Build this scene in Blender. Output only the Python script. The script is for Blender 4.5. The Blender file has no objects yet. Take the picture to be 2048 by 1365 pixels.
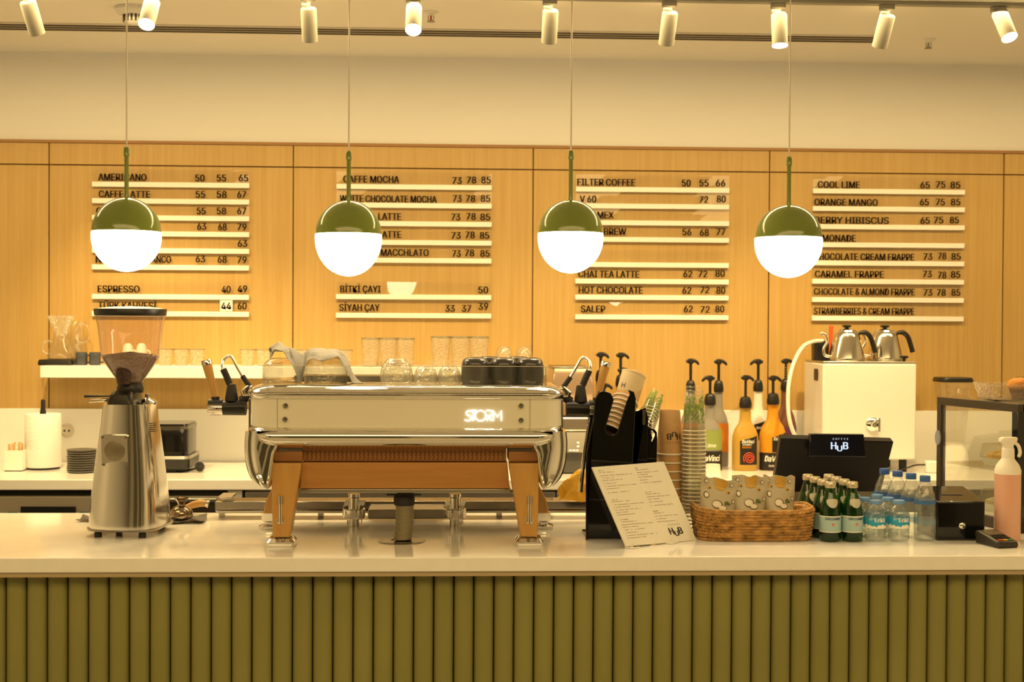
import bpy, bmesh, math, random
from mathutils import Vector, Matrix
random.seed(7)
PI = math.pi
SC = bpy.context.scene
COL = SC.collection

# ---------------------------------------------------------------- camera
F, CX, CY = 2700.0, 1024.0, 682.5          # focal length and centre in pixels of the 2048 x 1365 frame
CAMZ, YAW, PITCH, ROLL = 1.51, 0.045, 0.0143, 0.0055
_f = Vector((math.sin(YAW)*math.cos(PITCH), math.cos(YAW)*math.cos(PITCH), -math.sin(PITCH)))
_r0 = Vector((math.cos(YAW), -math.sin(YAW), 0)); _u0 = _r0.cross(_f)
_r = _r0*math.cos(ROLL) + _u0*math.sin(ROLL); _u = _u0*math.cos(ROLL) - _r0*math.sin(ROLL)
CAMP = Vector((0, 0, CAMZ))
cam_data = bpy.data.cameras.new('camera'); cam = bpy.data.objects.new('camera', cam_data); COL.objects.link(cam)
cam.matrix_world = Matrix(((_r.x, _u.x, -_f.x, 0), (_r.y, _u.y, -_f.y, 0), (_r.z, _u.z, -_f.z, CAMZ), (0, 0, 0, 1)))
cam_data.sensor_width = 36; cam_data.lens = F*36/2048; cam_data.clip_start = .05
SC.camera = cam
cam_data.dof.use_dof = True; cam_data.dof.focus_distance = 3.6; cam_data.dof.aperture_fstop = 5.6

# ---------------------------------------------------------------- world, exposure, hall lamps, added fill
SC.view_settings.view_transform = 'Standard'; SC.view_settings.look = 'None'
SC.view_settings.exposure = 0.9; SC.view_settings.gamma = 1.0; SC.view_settings.use_curve_mapping = False
SC.cycles.transparent_max_bounces = 48
world = bpy.data.worlds.new('world'); SC.world = world; world.use_nodes = True
world.node_tree.nodes['Background'].inputs[0].default_value = (1, .72, .36, 1)
world.node_tree.nodes['Background'].inputs[1].default_value = 0.05
WARM = (1.0, .70, .295)

def area_lamp(name, loc, sx, sy, power, rot=(0, 0, 0)):
    l = bpy.data.lights.new(name, 'AREA'); l.shape = 'RECTANGLE'; l.size = sx; l.size_y = sy
    l.energy = power; l.color = WARM
    o = bpy.data.objects.new(name, l); COL.objects.link(o); o.location = loc; o.rotation_euler = rot
    return o
area_lamp('hall_ceiling_light', (0.25, 0.6, 2.53), 5.2, 1.6, 60)      # the cafe hall's own ceiling lamps, above the camera side
area_lamp('aisle_fill_light', (0.25, 4.42, 2.53), 5.4, .25, 36)          # added fill that brightens the back counter, not a ceiling fitting

# ---------------------------------------------------------------- pixel <-> place
def ray(px, py): return _f + _r*((px-CX)/F) - _u*((py-CY)/F)
def at(px, py, Y):
    d = ray(px, py); return CAMP + d*(Y/d.y)
CT = 0.95                                                          # top of both counters
def gp(px, py, z=CT):
    d = ray(px, py); p = CAMP + d*((z-CAMZ)/d.z); return p
def U(Y): return Y/F                                                # metres per pixel at depth Y

# ---------------------------------------------------------------- materials
def lin(c):
    return tuple((x/12.92 if x <= .04045 else ((x+.055)/1.055)**2.4) for x in c)
MATS = {}
def mat(name, col, rough=.5, metal=0., spec=.5, emit=None, es=0., trans=0., coat=0., noise=0., nscale=(8, 8, 8), bump=0., ior=1.45):
    if name in MATS: return MATS[name]
    m = bpy.data.materials.new(name); m.use_nodes = True; nt = m.node_tree; b = nt.nodes['Principled BSDF']
    b.inputs['Base Color'].default_value = (*col, 1); b.inputs['Roughness'].default_value = rough
    b.inputs['Metallic'].default_value = metal; b.inputs['Specular IOR Level'].default_value = spec
    b.inputs['Coat Weight'].default_value = coat; b.inputs['IOR'].default_value = ior
    b.inputs['Transmission Weight'].default_value = trans
    if emit: b.inputs['Emission Color'].default_value = (*emit, 1); b.inputs['Emission Strength'].default_value = es
    if noise or bump:
        tc = nt.nodes.new('ShaderNodeTexCoord'); mp = nt.nodes.new('ShaderNodeMapping'); mp.inputs['Scale'].default_value = nscale
        n = nt.nodes.new('ShaderNodeTexNoise'); n.inputs['Scale'].default_value = 1; n.inputs['Detail'].default_value = 5
        nt.links.new(tc.outputs['Object'], mp.inputs[0]); nt.links.new(mp.outputs[0], n.inputs[0])
        if noise:
            r = nt.nodes.new('ShaderNodeValToRGB'); r.color_ramp.elements[0].position = .3; r.color_ramp.elements[1].position = .7
            r.color_ramp.elements[0].color = (*[c*(1-noise) for c in col], 1); r.color_ramp.elements[1].color = (*[min(1, c*(1+noise)) for c in col], 1)
            nt.links.new(n.outputs[0], r.inputs[0]); nt.links.new(r.outputs[0], b.inputs['Base Color'])
        if bump:
            bp = nt.nodes.new('ShaderNodeBump'); bp.inputs['Strength'].default_value = bump; bp.inputs['Distance'].default_value = .01
            nt.links.new(n.outputs[0], bp.inputs['Height']); nt.links.new(bp.outputs[0], b.inputs['Normal'])
    MATS[name] = m; return m
def glass(name, tint=(1, 1, 1), body=.03, bcol=(1, 1, 1), edge=.75, rough=.03, base=.05, bump=0., bscale=90):
    """thin-walled glass or clear plastic: see-through, glossy towards grazing angles, a little milky"""
    m = bpy.data.materials.new(name); m.use_nodes = True; nt = m.node_tree; nt.nodes.remove(nt.nodes['Principled BSDF'])
    out = nt.nodes['Material Output']; N = nt.nodes.new; L = nt.links.new
    t = N('ShaderNodeBsdfTransparent'); t.inputs[0].default_value = (*tint, 1)
    g = N('ShaderNodeBsdfGlossy'); g.inputs['Roughness'].default_value = rough
    d = N('ShaderNodeBsdfDiffuse'); d.inputs[0].default_value = (*bcol, 1)
    lw = N('ShaderNodeLayerWeight'); lw.inputs[0].default_value = .5
    p = N('ShaderNodeMath'); p.operation = 'POWER'; p.inputs[1].default_value = 3.0; L(lw.outputs['Facing'], p.inputs[0])
    ma = N('ShaderNodeMath'); ma.operation = 'MULTIPLY_ADD'; ma.inputs[1].default_value = edge; ma.inputs[2].default_value = base; L(p.outputs[0], ma.inputs[0])
    m1 = N('ShaderNodeMixShader'); m1.inputs[0].default_value = body; L(t.outputs[0], m1.inputs[1]); L(d.outputs[0], m1.inputs[2])
    m2 = N('ShaderNodeMixShader'); L(ma.outputs[0], m2.inputs[0]); L(m1.outputs[0], m2.inputs[1]); L(g.outputs[0], m2.inputs[2])
    if bump:     # pressed or hand-blown surface: the sparkle of uneven walls
        tc = N('ShaderNodeTexCoord'); v = N('ShaderNodeTexVoronoi'); v.inputs['Scale'].default_value = bscale; L(tc.outputs['Object'], v.inputs['Vector'])
        bp = N('ShaderNodeBump'); bp.inputs['Strength'].default_value = bump; bp.inputs['Distance'].default_value = .004
        L(v.outputs['Distance'], bp.inputs['Height']); L(bp.outputs[0], g.inputs['Normal']); L(bp.outputs[0], lw.inputs['Normal'])
    L(m2.outputs[0], out.inputs[0]); MATS[name] = m; return m
def wood(name, a, b, scale, rough=.45, fine=6.0):
    m = bpy.data.materials.new(name); m.use_nodes = True; nt = m.node_tree; bs = nt.nodes['Principled BSDF']; N = nt.nodes.new; L = nt.links.new
    tc = N('ShaderNodeTexCoord'); mp = N('ShaderNodeMapping'); mp.inputs['Scale'].default_value = scale
    n = N('ShaderNodeTexNoise'); n.inputs['Scale'].default_value = 1; n.inputs['Detail'].default_value = 8; n.inputs['Roughness'].default_value = .65
    n2 = N('ShaderNodeTexNoise'); n2.inputs['Scale'].default_value = fine; n2.inputs['Detail'].default_value = 3
    mx = N('ShaderNodeMath'); mx.operation = 'MULTIPLY_ADD'; mx.inputs[1].default_value = .4; 
    r = N('ShaderNodeValToRGB'); r.color_ramp.elements[0].position = .45; r.color_ramp.elements[1].position = .95
    r.color_ramp.elements[0].color = (*a, 1); r.color_ramp.elements[1].color = (*b, 1)
    L(tc.outputs['Object'], mp.inputs[0]); L(mp.outputs[0], n.inputs[0]); L(mp.outputs[0], n2.inputs[0])
    L(n2.outputs[0], mx.inputs[0]); L(n.outputs[0], mx.inputs[2]); L(mx.outputs[0], r.inputs[0]); L(r.outputs[0], bs.inputs['Base Color'])
    bs.inputs['Roughness'].default_value = rough; MATS[name] = m; return m

WHITE = mat('white paint', (.80, .79, .77), .6)
CEIL = mat('ceiling paint', (.78, .76, .72), .8)
QUARTZ = mat('white quartz', (.84, .83, .81), .09, noise=.02, nscale=(30, 30, 30))
SPLASH = mat('white splashback', (.86, .86, .84), .18)
SHELFW = mat('white shelf', (.86, .86, .84), .35)
VENEER = wood('oak veneer', (.45, .275, .082), (.54, .365, .128), (70, 70, 1.6), .42)
GROOVE = mat('groove', (.28, .14, .035), .7)
SLAT = mat('sage slat', (.235, .225, .070), .42, noise=.08, nscale=(3, 3, 3))
TRIMB = mat('beige trim', (.42, .33, .2), .5)
CHROME = mat('chrome', (.80, .78, .74), .06, 1.)
STEEL = mat('brushed steel', (.55, .53, .49), .27, 1., noise=.08, nscale=(4, 60, 4))
DKSTEEL = mat('dark steel', (.28, .26, .23), .25, 1.)
CREAM = mat('cream enamel', (.80, .77, .66), .16, coat=.4)
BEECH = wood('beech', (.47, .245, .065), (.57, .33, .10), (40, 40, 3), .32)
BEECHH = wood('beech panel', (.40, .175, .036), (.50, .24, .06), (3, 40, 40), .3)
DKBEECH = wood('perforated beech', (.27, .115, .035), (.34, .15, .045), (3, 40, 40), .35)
BLACK = mat('black plastic', (.012, .011, .010), .35)
GLOSSB = mat('gloss black acrylic', (.006, .006, .006), .07, coat=.3)
RUBBER = mat('black rubber', (.018, .016, .015), .6)
GREEN = mat('green enamel', (.19, .25, .04), .14, coat=.5)
OPAL = mat('opal diffuser', (.9, .88, .8), .3, emit=(1., .80, .50), es=8.)
LAMP = mat('spot lamp face', (1, .9, .7), .3, emit=(1., .82, .5), es=40.)
SPOTW = mat('spotlight white', (.29, .28, .24), .6)
CABLE = mat('clear cable', (.75, .70, .6), .25, spec=.6)
GLASSM = glass('clear glass', (.97, .96, .92), .03, (.95, .93, .85), .9, .04, .08, .25, 30)
RIBG = glass('pressed glass', (.95, .94, .88), .10, (.95, .92, .82), .8, .08, .14, .7, 110)
ACRYL = glass('clear acrylic', (.985, .985, .97), .012, (1, 1, 1), .5, .01, .06)
PLCUP = glass('clear plastic cup wall', (.985, .985, .97), .018, (1, 1, .95), .5, .06, .04)
TINT = glass('smoky hopper plastic', (.93, .86, .84), .09, (.62, .50, .46), .6, .04, .06)
CASEG = glass('display case glass', (.93, .93, .88), .02, (1, 1, 1), .4, .01, .08)
PET = glass('clear bottle plastic', (.96, .97, .96), .05, (.95, .93, .86), .9, .04, .06)
GRNG = glass('green bottle glass', (.10, .42, .10), .18, (.01, .10, .015), .5, .03, .06)
PINK = mat('pink liquid', (.74, .42, .31), .25, trans=.0)
SPRAYB = mat('frosted bottle', (.88, .84, .76), .4)
KRAFT = mat('kraft paper', (.50, .30, .13), .75, noise=.08, nscale=(40, 40, 40))
RIMP = mat('cup rim paper', (.80, .74, .62), .6)
PRINT = mat('black print', (.02, .016, .012), .6)
LETTER = mat('menu letter', (.05, .03, .018), .5)
RAILM = mat('white rail', (.90, .88, .82), .35)
PAPER = mat('white paper', (.86, .85, .80), .7)
TOWEL = mat('paper towel', (.90, .89, .86), .9, bump=.25, nscale=(120, 120, 120))
CARD = mat('white card', (.80, .77, .68), .3)
CERAM = mat('charcoal ceramic', (.045, .042, .042), .22, coat=.3)
PLATEM = mat('dark grey plate', (.12, .11, .095), .4)
MUGM = mat('blue grey mug', (.06, .065, .08), .25)
CLOTH = mat('grey cloth', (.31, .295, .255), .95, bump=.4, nscale=(220, 220, 220))
DCLOTH = mat('dark grey cloth', (.16, .15, .14), .95, bump=.4, nscale=(220, 220, 220))
YCLOTH = mat('yellow cloth', (.95, .55, .06), .95, bump=.4, nscale=(200, 200, 200))
BEANS = mat('coffee beans', (.045, .020, .012), .45, noise=.6, nscale=(160, 160, 160), bump=1.)
BEAND = mat('dusty beans', (.22, .15, .11), .7, noise=.4, nscale=(140, 140, 140), bump=.6)
WICKER = mat('seagrass', (.40, .215, .06), .65, noise=.6, nscale=(45, 45, 90))
GLOW = mat('lit logo', (1, 1, 1), .4, emit=(1, .93, .8), es=.75)
SCREEN = mat('display glass', (.006, .006, .012), .12)
SCRTXT = mat('display text', (.4, .5, .7), .4, emit=(.62, .80, 1.), es=.4)

# ---------------------------------------------------------------- mesh kit
class MB:
    def __init__(s): s.v = []; s.f = []; s.m = []
    def add(s, verts, faces, mi=0):
        k = len(s.v); s.v += [Vector(p) for p in verts]
        for f in faces: s.f.append([i+k for i in f]); s.m.append(mi)
        return s
    def xf(s, M, k=0):
        for i in range(k, len(s.v)): s.v[i] = M @ s.v[i]
        return s
    def fn(s, fn, k=0):
        for i in range(k, len(s.v)): s.v[i] = Vector(fn(s.v[i]))
        return s
    def box(s, c, d, mi=0):
        x, y, z = [a/2 for a in d]
        vs = [(c[0]+i*x, c[1]+j*y, c[2]+k*z) for k in (-1, 1) for j in (-1, 1) for i in (-1, 1)]
        return s.add(vs, [(0, 2, 3, 1), (4, 5, 7, 6), (0, 1, 5, 4), (2, 6, 7, 3), (0, 4, 6, 2), (1, 3, 7, 5)], mi)
    def bb(s, x0, x1, y0, y1, z0, z1, mi=0): return s.box(((x0+x1)/2, (y0+y1)/2, (z0+z1)/2), (abs(x1-x0), abs(y1-y0), abs(z1-z0)), mi)
    def loft(s, rings, mi=0, c0=True, c1=True, closed=True):
        k = len(s.v); n = len(rings[0])
        for r in rings: s.v += [Vector(p) for p in r]
        for a in range(len(rings)-1):
            for i in range(n if closed else n-1):
                j = (i+1) % n
                s.f.append([k+a*n+i, k+a*n+j, k+(a+1)*n+j, k+(a+1)*n+i]); s.m.append(mi)
        if c0: s.f.append([k+i for i in range(n)][::-1]); s.m.append(mi)
        if c1: s.f.append([k+(len(rings)-1)*n+i for i in range(n)]); s.m.append(mi)
        return s
    def lathe(s, prof, seg=28, c=(0, 0, 0), mi=0, c0=True, c1=True, sx=1, sy=1):
        rings = [[(c[0]+max(r, 1e-5)*sx*math.cos(2*PI*i/seg), c[1]+max(r, 1e-5)*sy*math.sin(2*PI*i/seg), c[2]+z) for i in range(seg)] for r, z in prof]
        return s.loft(rings, mi, c0, c1)
    def tube(s, pts, r, seg=10, mi=0, closed=False):
        pts = [Vector(p) for p in pts]; n = len(pts); rings = []
        up = Vector((0, 0, 1)); prev = None
        for i, p in enumerate(pts):
            if closed: t = pts[(i+1) % n]-pts[i-1]
            else: t = pts[min(i+1, n-1)]-pts[max(i-1, 0)]
            t.normalize()
            if prev is None:
                a = t.cross(up)
                if a.length < 1e-3: a = t.cross(Vector((1, 0, 0)))
            else: a = prev - t*prev.dot(t)
            a.normalize(); b = t.cross(a); prev = a
            rr = r[i] if isinstance(r, (list, tuple)) else r
            rings.append([p+a*(rr*math.cos(2*PI*k/seg))+b*(rr*math.sin(2*PI*k/seg)) for k in range(seg)])
        if closed: rings.append(rings[0]); return s.loft(rings, mi, False, False)
        return s.loft(rings, mi)
    def prism(s, poly, y0, y1, mi=0):
        n = len(poly); return s.loft([[(x, y0, z) for x, z in poly], [(x, y1, z) for x, z in poly]], mi)
    def prismz(s, poly, z0, z1, mi=0):
        return s.loft([[(x, y, z0) for x, y in poly], [(x, y, z1) for x, y in poly]], mi)
    def build(s, name, mats, parent=None, loc=None, bevel=0, bseg=2, smooth=40, sub=0):
        me = bpy.data.meshes.new(name); bm = bmesh.new()
        vs = [bm.verts.new(p) for p in s.v]
        for f, mi in zip(s.f, s.m):
            try: fa = bm.faces.new([vs[i] for i in f]); fa.material_index = mi
            except ValueError: pass
        bmesh.ops.recalc_face_normals(bm, faces=bm.faces)
        bm.to_mesh(me); bm.free()
        if not isinstance(mats, (list, tuple)): mats = [mats]
        for m in mats: me.materials.append(m)
        if smooth:
            me.polygons.foreach_set('use_smooth', [True]*len(me.polygons)); me.set_sharp_from_angle(angle=math.radians(smooth))
        o = bpy.data.objects.new(name, me); COL.objects.link(o)
        if parent is not None: o.parent = parent
        if loc is not None: o.location = loc
        if bevel:
            b = o.modifiers.new('bevel', 'BEVEL'); b.width = bevel; b.segments = bseg; b.limit_method = 'ANGLE'; b.angle_limit = math.radians(35)
        if sub:
            b = o.modifiers.new('sub', 'SUBSURF'); b.levels = sub; b.render_levels = sub
        return o

def rrect(w, d, r, n=6, cx=0, cy=0, z=0):
    r = min(r, w/2-1e-4, d/2-1e-4); pts = []
    for qx, qy, a0 in ((1, 1, 0), (-1, 1, 90), (-1, -1, 180), (1, -1, 270)):
        for k in range(n+1):
            a = math.radians(a0+90*k/n); pts.append((cx+qx*(w/2-r)+r*math.cos(a), cy+qy*(d/2-r)+r*math.sin(a), z))
    return pts
def smoothpath(pts, n=8):
    pts = [Vector(p) for p in pts]; out = []
    P = [pts[0]*2-pts[1]]+pts+[pts[-1]*2-pts[-2]]
    for i in range(1, len(P)-2):
        for k in range(n):
            t = k/n; a, b, c, d = P[i-1:i+3]
            out.append(.5*((2*b)+(c-a)*t+(2*a-5*b+4*c-d)*t*t+(3*b-a-3*c+d)*t**3))
    out.append(pts[-1]); return out

# ---- lettering
_tc = {}
try:   # a plain grotesque that ships with Blender; its built-in font is the fallback
    import os
    FONT = bpy.data.fonts.load(os.path.join(bpy.utils.system_resource('DATAFILES'), 'fonts', 'Inter.woff2'))
except Exception:
    FONT = None
_cap = []
def _raw(body, bold, shear):
    cu = bpy.data.curves.new('t', 'FONT'); cu.body = body; cu.size = 1; cu.offset = bold; cu.shear = shear; cu.resolution_u = 3
    if FONT: cu.font = FONT
    ob = bpy.data.objects.new('t', cu); COL.objects.link(ob)
    dg = bpy.context.evaluated_depsgraph_get(); me = bpy.data.meshes.new_from_object(ob.evaluated_get(dg))
    vs = [(v.co.x, v.co.y) for v in me.vertices]; fs = [tuple(p.vertices) for p in me.polygons]
    bpy.data.objects.remove(ob); bpy.data.curves.remove(cu); bpy.data.meshes.remove(me)
    return vs, fs
def text_geo(body, bold=0., shear=0.):
    """verts in (x, z) with cap height 1 and left edge 0, and faces"""
    key = (body, bold, shear)
    if key in _tc: return _tc[key]
    if not _cap: _cap.append(max(y for x, y in _raw('H', 0, 0)[0]))
    vs, fs = _raw(body, bold, shear); cap = _cap[0]
    x0 = min(v[0] for v in vs); x1 = max(v[0] for v in vs)
    vs = [((x-x0)/cap, y/cap) for x, y in vs]
    _tc[key] = (vs, fs, (x1-x0)/cap); return _tc[key]
def put_text(mb, body, x, z, h, w=None, y=0, mi=0, bold=.01, shear=0, depth=0, wrap=None, center=False, stretch=1.):
    """lettering facing -Y; wrap = (radius_x, radius_y) bends it round a bottle standing on z"""
    vs, fs, tw = text_geo(body, 0, shear); sx = (w/tw) if w else h*stretch
    W = tw*sx; ox = x-(W/2 if center else 0)
    k = len(mb.v)
    reps = (-bold, -bold*.33, bold*.33, bold) if bold > .015 else (0,)
    for bo in reps:
        bo *= h
        if wrap:
            R = wrap[0]
            mb.add([(R*math.sin((ox+bo+p*sx)/R), -wrap[1]*math.cos((ox+bo+p*sx)/R), z+q*h) for p, q in vs], fs, mi)
        else:
            mb.add([(ox+bo+p*sx, y-depth, z+q*h) for p, q in vs], fs, mi)
    return W
def hub(mb, x, z, h, y=0, mi=0, wrap=None, coffee=True, depth=0):
    """the shop mark: H, a dropped u, B and small spaced capitals above; centred on x"""
    put_text(mb, 'H', x-h*1.22, z, h, w=h*.72, y=y, mi=mi, bold=.05, wrap=wrap, depth=depth)
    put_text(mb, 'U', x-h*.36, z-h*.28, h*.80, w=h*.72, y=y, mi=mi, bold=.05, wrap=wrap, depth=depth)
    put_text(mb, 'B', x+h*.54, z, h, w=h*.68, y=y, mi=mi, bold=.05, wrap=wrap, depth=depth)
    if coffee:
        for i, c in enumerate('COFFEE'):
            put_text(mb, c, x-h*1.0+i*h*.42, z+h*1.35, h*.24, y=y, mi=mi, bold=.01, wrap=wrap)

# ---------------------------------------------------------------- scene kit
def tag(o, label, cat, group=None):
    o['label'] = label; o['category'] = cat
    if group: o['group'] = group
    return o
def thing(name, label, cat, loc, rz=0., group=None):
    o = bpy.data.objects.new(name, None); COL.objects.link(o); o.empty_display_size = .05
    o.location = loc; o.rotation_euler = (0, 0, rz); return tag(o, label, cat, group)
def struct(o): o['kind'] = 'structure'; return o
def dup(root, loc, rz=None, label=None, group=None, rot=None):
    r = root.copy(); COL.objects.link(r); r.location = loc
    if rz is not None: r.rotation_euler = (0, 0, rz)
    if rot is not None: r.rotation_euler = rot
    if label: r['label'] = label
    if group: r['group'] = group
    for ch in list(root.children):
        c = ch.copy(); COL.objects.link(c); c.parent = r
        for g in list(ch.children):
            d = g.copy(); COL.objects.link(d); d.parent = c
    return r
ONES = ['', 'first', 'second', 'third', 'fourth', 'fifth', 'sixth', 'seventh', 'eighth', 'ninth', 'tenth', 'eleventh', 'twelfth', 'thirteenth',
        'fourteenth', 'fifteenth', 'sixteenth', 'seventeenth', 'eighteenth', 'nineteenth']
def ordinal(n):
    if n < 20: return ONES[n]
    t = {2: 'twent', 3: 'thirt', 4: 'fort', 5: 'fift'}[n//10]
    return t+'ieth' if n % 10 == 0 else t+'y-'+ONES[n % 10]
# ================================================================ THE ROOM
YW = 5.40                                                          # face of the rear wall
ZC = at(1024, 117, YW).z                                           # ceiling
XL, XR, YB = -3.2, 3.6, -2.6
struct(MB().bb(XL-.1, XR+.1, YW+.0, YW+.12, 0, ZC+.1).build('wall_back', WHITE))
struct(MB().bb(XL-.1, XL, YB, YW, 0, ZC+.1).build('wall_left', WHITE))
struct(MB().bb(XR, XR+.1, YB, YW, 0, ZC+.1).build('wall_right', WHITE))
struct(MB().bb(XL-.1, XR+.1, YB-.1, YB, 0, ZC+.1).build('wall_front', mat('dim far wall', (.09, .085, .06), .8)))
for i_, (xa_, xb_) in enumerate(((-2.6, -1.7), (-.3, .25), (1.9, 2.8))):      # unseen pale piers, added behind the camera for the chrome to reflect
    struct(MB().bb(xa_, xb_, YB, YB+.25, 0, ZC).build('trim_%d' % (i_+3), mat('reflected pier', (.42, .40, .34), .8)))
struct(MB().bb(XL-.1, XR+.1, YB-.1, YW+.1, -.1, 0).build('floor', mat('floor tile', (.40, .37, .32), .4, noise=.06, nscale=(2, 2, 2))))
# ceiling with the long slot diffuser let into it
za = ZC
struct(MB().bb(XL-.1, XR+.1, YB-.1, YW+.1, ZC, ZC+.1).build('ceiling', CEIL))

# oak veneer cladding with shadow grooves
ztop = at(1024, 292, YW).z; zsp = at(1024, 819, YW).z
seams = [at(p, 310, YW-.02).x for p in (98.8, 587, 1066.5, 1539, 2007.5)]
pw = (seams[-1]-seams[0])/4
xs = [seams[0]-2*pw, seams[0]-pw]+seams+[seams[-1]+pw]
zg = at(1024, 340.5, YW).z; g = .0026
mb = MB()
mb.bb(max(XL, xs[0]), min(XR, xs[-1]), YW-.010, YW, zsp-.02, ztop, 1)
for a, b in zip(xs[:-1], xs[1:]):
    mb.bb(a+g, b-g, YW-.024, YW-.009, zg+g, ztop-.012)
    mb.bb(a+g, b-g, YW-.024, YW-.009, zsp-.02, zg-g)
struct(mb.build('wall_cladding', [VENEER, GROOVE]))
struct(MB().bb(xs[0], xs[-1], YW-.030, YW, ztop-.011, ztop).build('trim_1', mat('oak trim', (.33, .17, .055), .5)))
struct(MB().bb(XL, XR, YW-.036, YW, CT-.03, zsp).build('trim_2', SPLASH, bevel=.002))

# slot diffuser in the ceiling
sd = thing('slot_diffuser', 'long dark slotted air grille running along the white ceiling', 'air vent', (0, 4.93, ZC))
p0 = at(-30, 50, 4.93); p1 = at(1762, 79, 4.93)
fr = MB(); sl = MB()
x0, x1 = p0.x-.4, p1.x
fr.bb(x0, x1, -.062, .062, -.004, .001)
fr.build('frame', mat('grille frame', (.62, .58, .5), .5), sd)
for k in range(3):
    yy = -.036+k*.036
    MB().bb(x0+.005, x1-.008, yy-.010, yy+.010, -.0055, -.0035).build('slot', mat('slot dark', (.045, .032, .02), .8), sd)

# smoke detector, sprinklers
p = at(268, 30, 4.62)
dt = thing('smoke_detector', 'round white smoke detector on the ceiling near the left pendant cable', 'smoke detector', (p.x, 4.62, ZC))
MB().lathe([(.058, 0), (.062, -.012), (.055, -.022), (.040, -.026)], 32).build('base', CEIL, dt)
mb = MB().lathe([(.034, -.026), (.034, -.045), (.022, -.054), (0, -.056)], 32)
mb.build('sensing_chamber', CEIL, dt)
mb = MB()
for k in range(16):
    a = 2*PI*k/16
    mb.box((0, 0, 0), (.006, .004, .022), 0).xf(Matrix.Translation((.0345*math.cos(a), .0345*math.sin(a), -.037)) @ Matrix.Rotation(a+PI/2, 4, 'Z'), len(mb.v)-8)
mb.build('vent_slits', mat('slot dark', (.045, .032, .02), .8), dt)
for px, py, lab in ((862, 35, 'small ceiling sprinkler with red bulb beside a lit spotlight'), (1857, 80, 'small pale ceiling sprinkler at the right end of the slotted grille')):
    Yk = (ZC-CAMZ)*F/(644+(px-CX)*.0055-(py-8))
    p = at(px, py-8, Yk)
    s = thing('sprinkler', lab, 'sprinkler', (p.x, Yk, ZC), 0, 'ceiling sprinklers')
    MB().lathe([(.026, 0), (.026, -.003), (.012, -.008), (.009, -.014)], 20).build('escutcheon', CEIL, s)
    MB().lathe([(.003, -.014), (.003, -.032)], 10).build('bulb', mat('red bulb', (.6, .05, .02), .3) if px < 1000 else SPOTW, s)
    MB().lathe([(.014, -.032), (.014, -.034)], 16).tube([(-.009, 0, -.012), (-.010, 0, -.024), (0, 0, -.033)], .0015, 6).tube([(.009, 0, -.012), (.010, 0, -.024), (0, 0, -.033)], .0015, 6).build('deflector', SPOTW, s)

# spotlight track and nine spotlights
YT = 4.36
tr = MB().bb(XL+.2, XR-.2, YT-.016, YT+.016, ZC-.012, ZC).build('spotlight_track', SPOTW, bevel=.002)
tag(tr, 'white lighting track on the ceiling carrying the row of spotlights', 'lighting track')
#        px   top   bottom  lean  tilt(to wall +)  lit
spots = [(60, 3, 68, 10, .55, False, 'first from the left'), (303, 3, 62, -3, -.62, True, 'second from the left'), (617, 16, 80, 0, .45, False, 'third from the left'),
         (828, 14, 72, 0, -.62, True, 'fourth from the left'), (1101, 20, 84, -1, .5, False, 'just left of the third pendant cable'), (1339, 24, 88, -3, .5, False, 'between the third and fourth pendant cables'),
         (1558, 28, 94, 0, -.16, True, 'beside the fourth pendant cable'), (1772, 30, 96, -7, .5, False, 'at the end of the slotted grille'), (2003, 25, 84, 9, -.5, True, 'rightmost in the row')]
for px, t, b, lean, tilt, lit, where in spots:
    p = at(px, (t+b)/2, YT)
    top = at(px-lean/2, t, YT)
    lab = ('lit white cylinder spotlight with glowing face, ' if lit else 'white cylinder spotlight turned to the wall, ')+where
    s = thing('track_spotlight', lab, 'spotlight', (top.x, YT, ZC-.012), 0, 'spotlights on the ceiling track')
    zt = top.z-(ZC-.012)
    mb = MB().bb(-.026, .020, -.014, .014, -.016, 0); mb.build('track_adapter', SPOTW, s, bevel=.003)
    MB().tube([(0, 0, -.02), (0, 0, zt-.004)], .006, 10).tube([(0, 0, zt+.008), (-.022, 0, zt+.010)], .006, 8).build('swivel_arm', SPOTW, s)
    R = .0255; L = .107 if abs(tilt) > .3 else .108
    rot = Matrix.Translation((0, 0, zt)) @ Matrix.Rotation(-math.atan2(lean, b-t), 4, 'Y') @ Matrix.Rotation(tilt, 4, 'X')
    MB().lathe([(R*.9, 0), (R, -.004), (R, -L)], 32, c1=False).xf(rot).build('lamp_body', SPOTW, s)
    MB().lathe([(R*.96, -L+.001), (0, -L+.0012)], 32, c0=False, c1=False).xf(rot).build('lamp_face', LAMP, s)
    l = bpy.data.lights.new('spotlight_beam', 'SPOT'); l.energy = 12 if lit else {60: 46, 617: 27, 1101: 16, 1339: 17, 1772: 34}[px]; l.color = WARM; l.spot_size = math.radians(68 if not lit else 80); l.spot_blend = .9; l.shadow_soft_size = .02
    lo = bpy.data.objects.new('spotlight_beam', l); COL.objects.link(lo); lo.parent = s
    d = (rot.to_3x3() @ Vector((0, 0, -1)))
    lo.matrix_local = Matrix.Translation(rot @ Vector((0, 0, -L-.006))) @ d.to_track_quat('-Z', 'Y').to_matrix().to_4x4()

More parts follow.
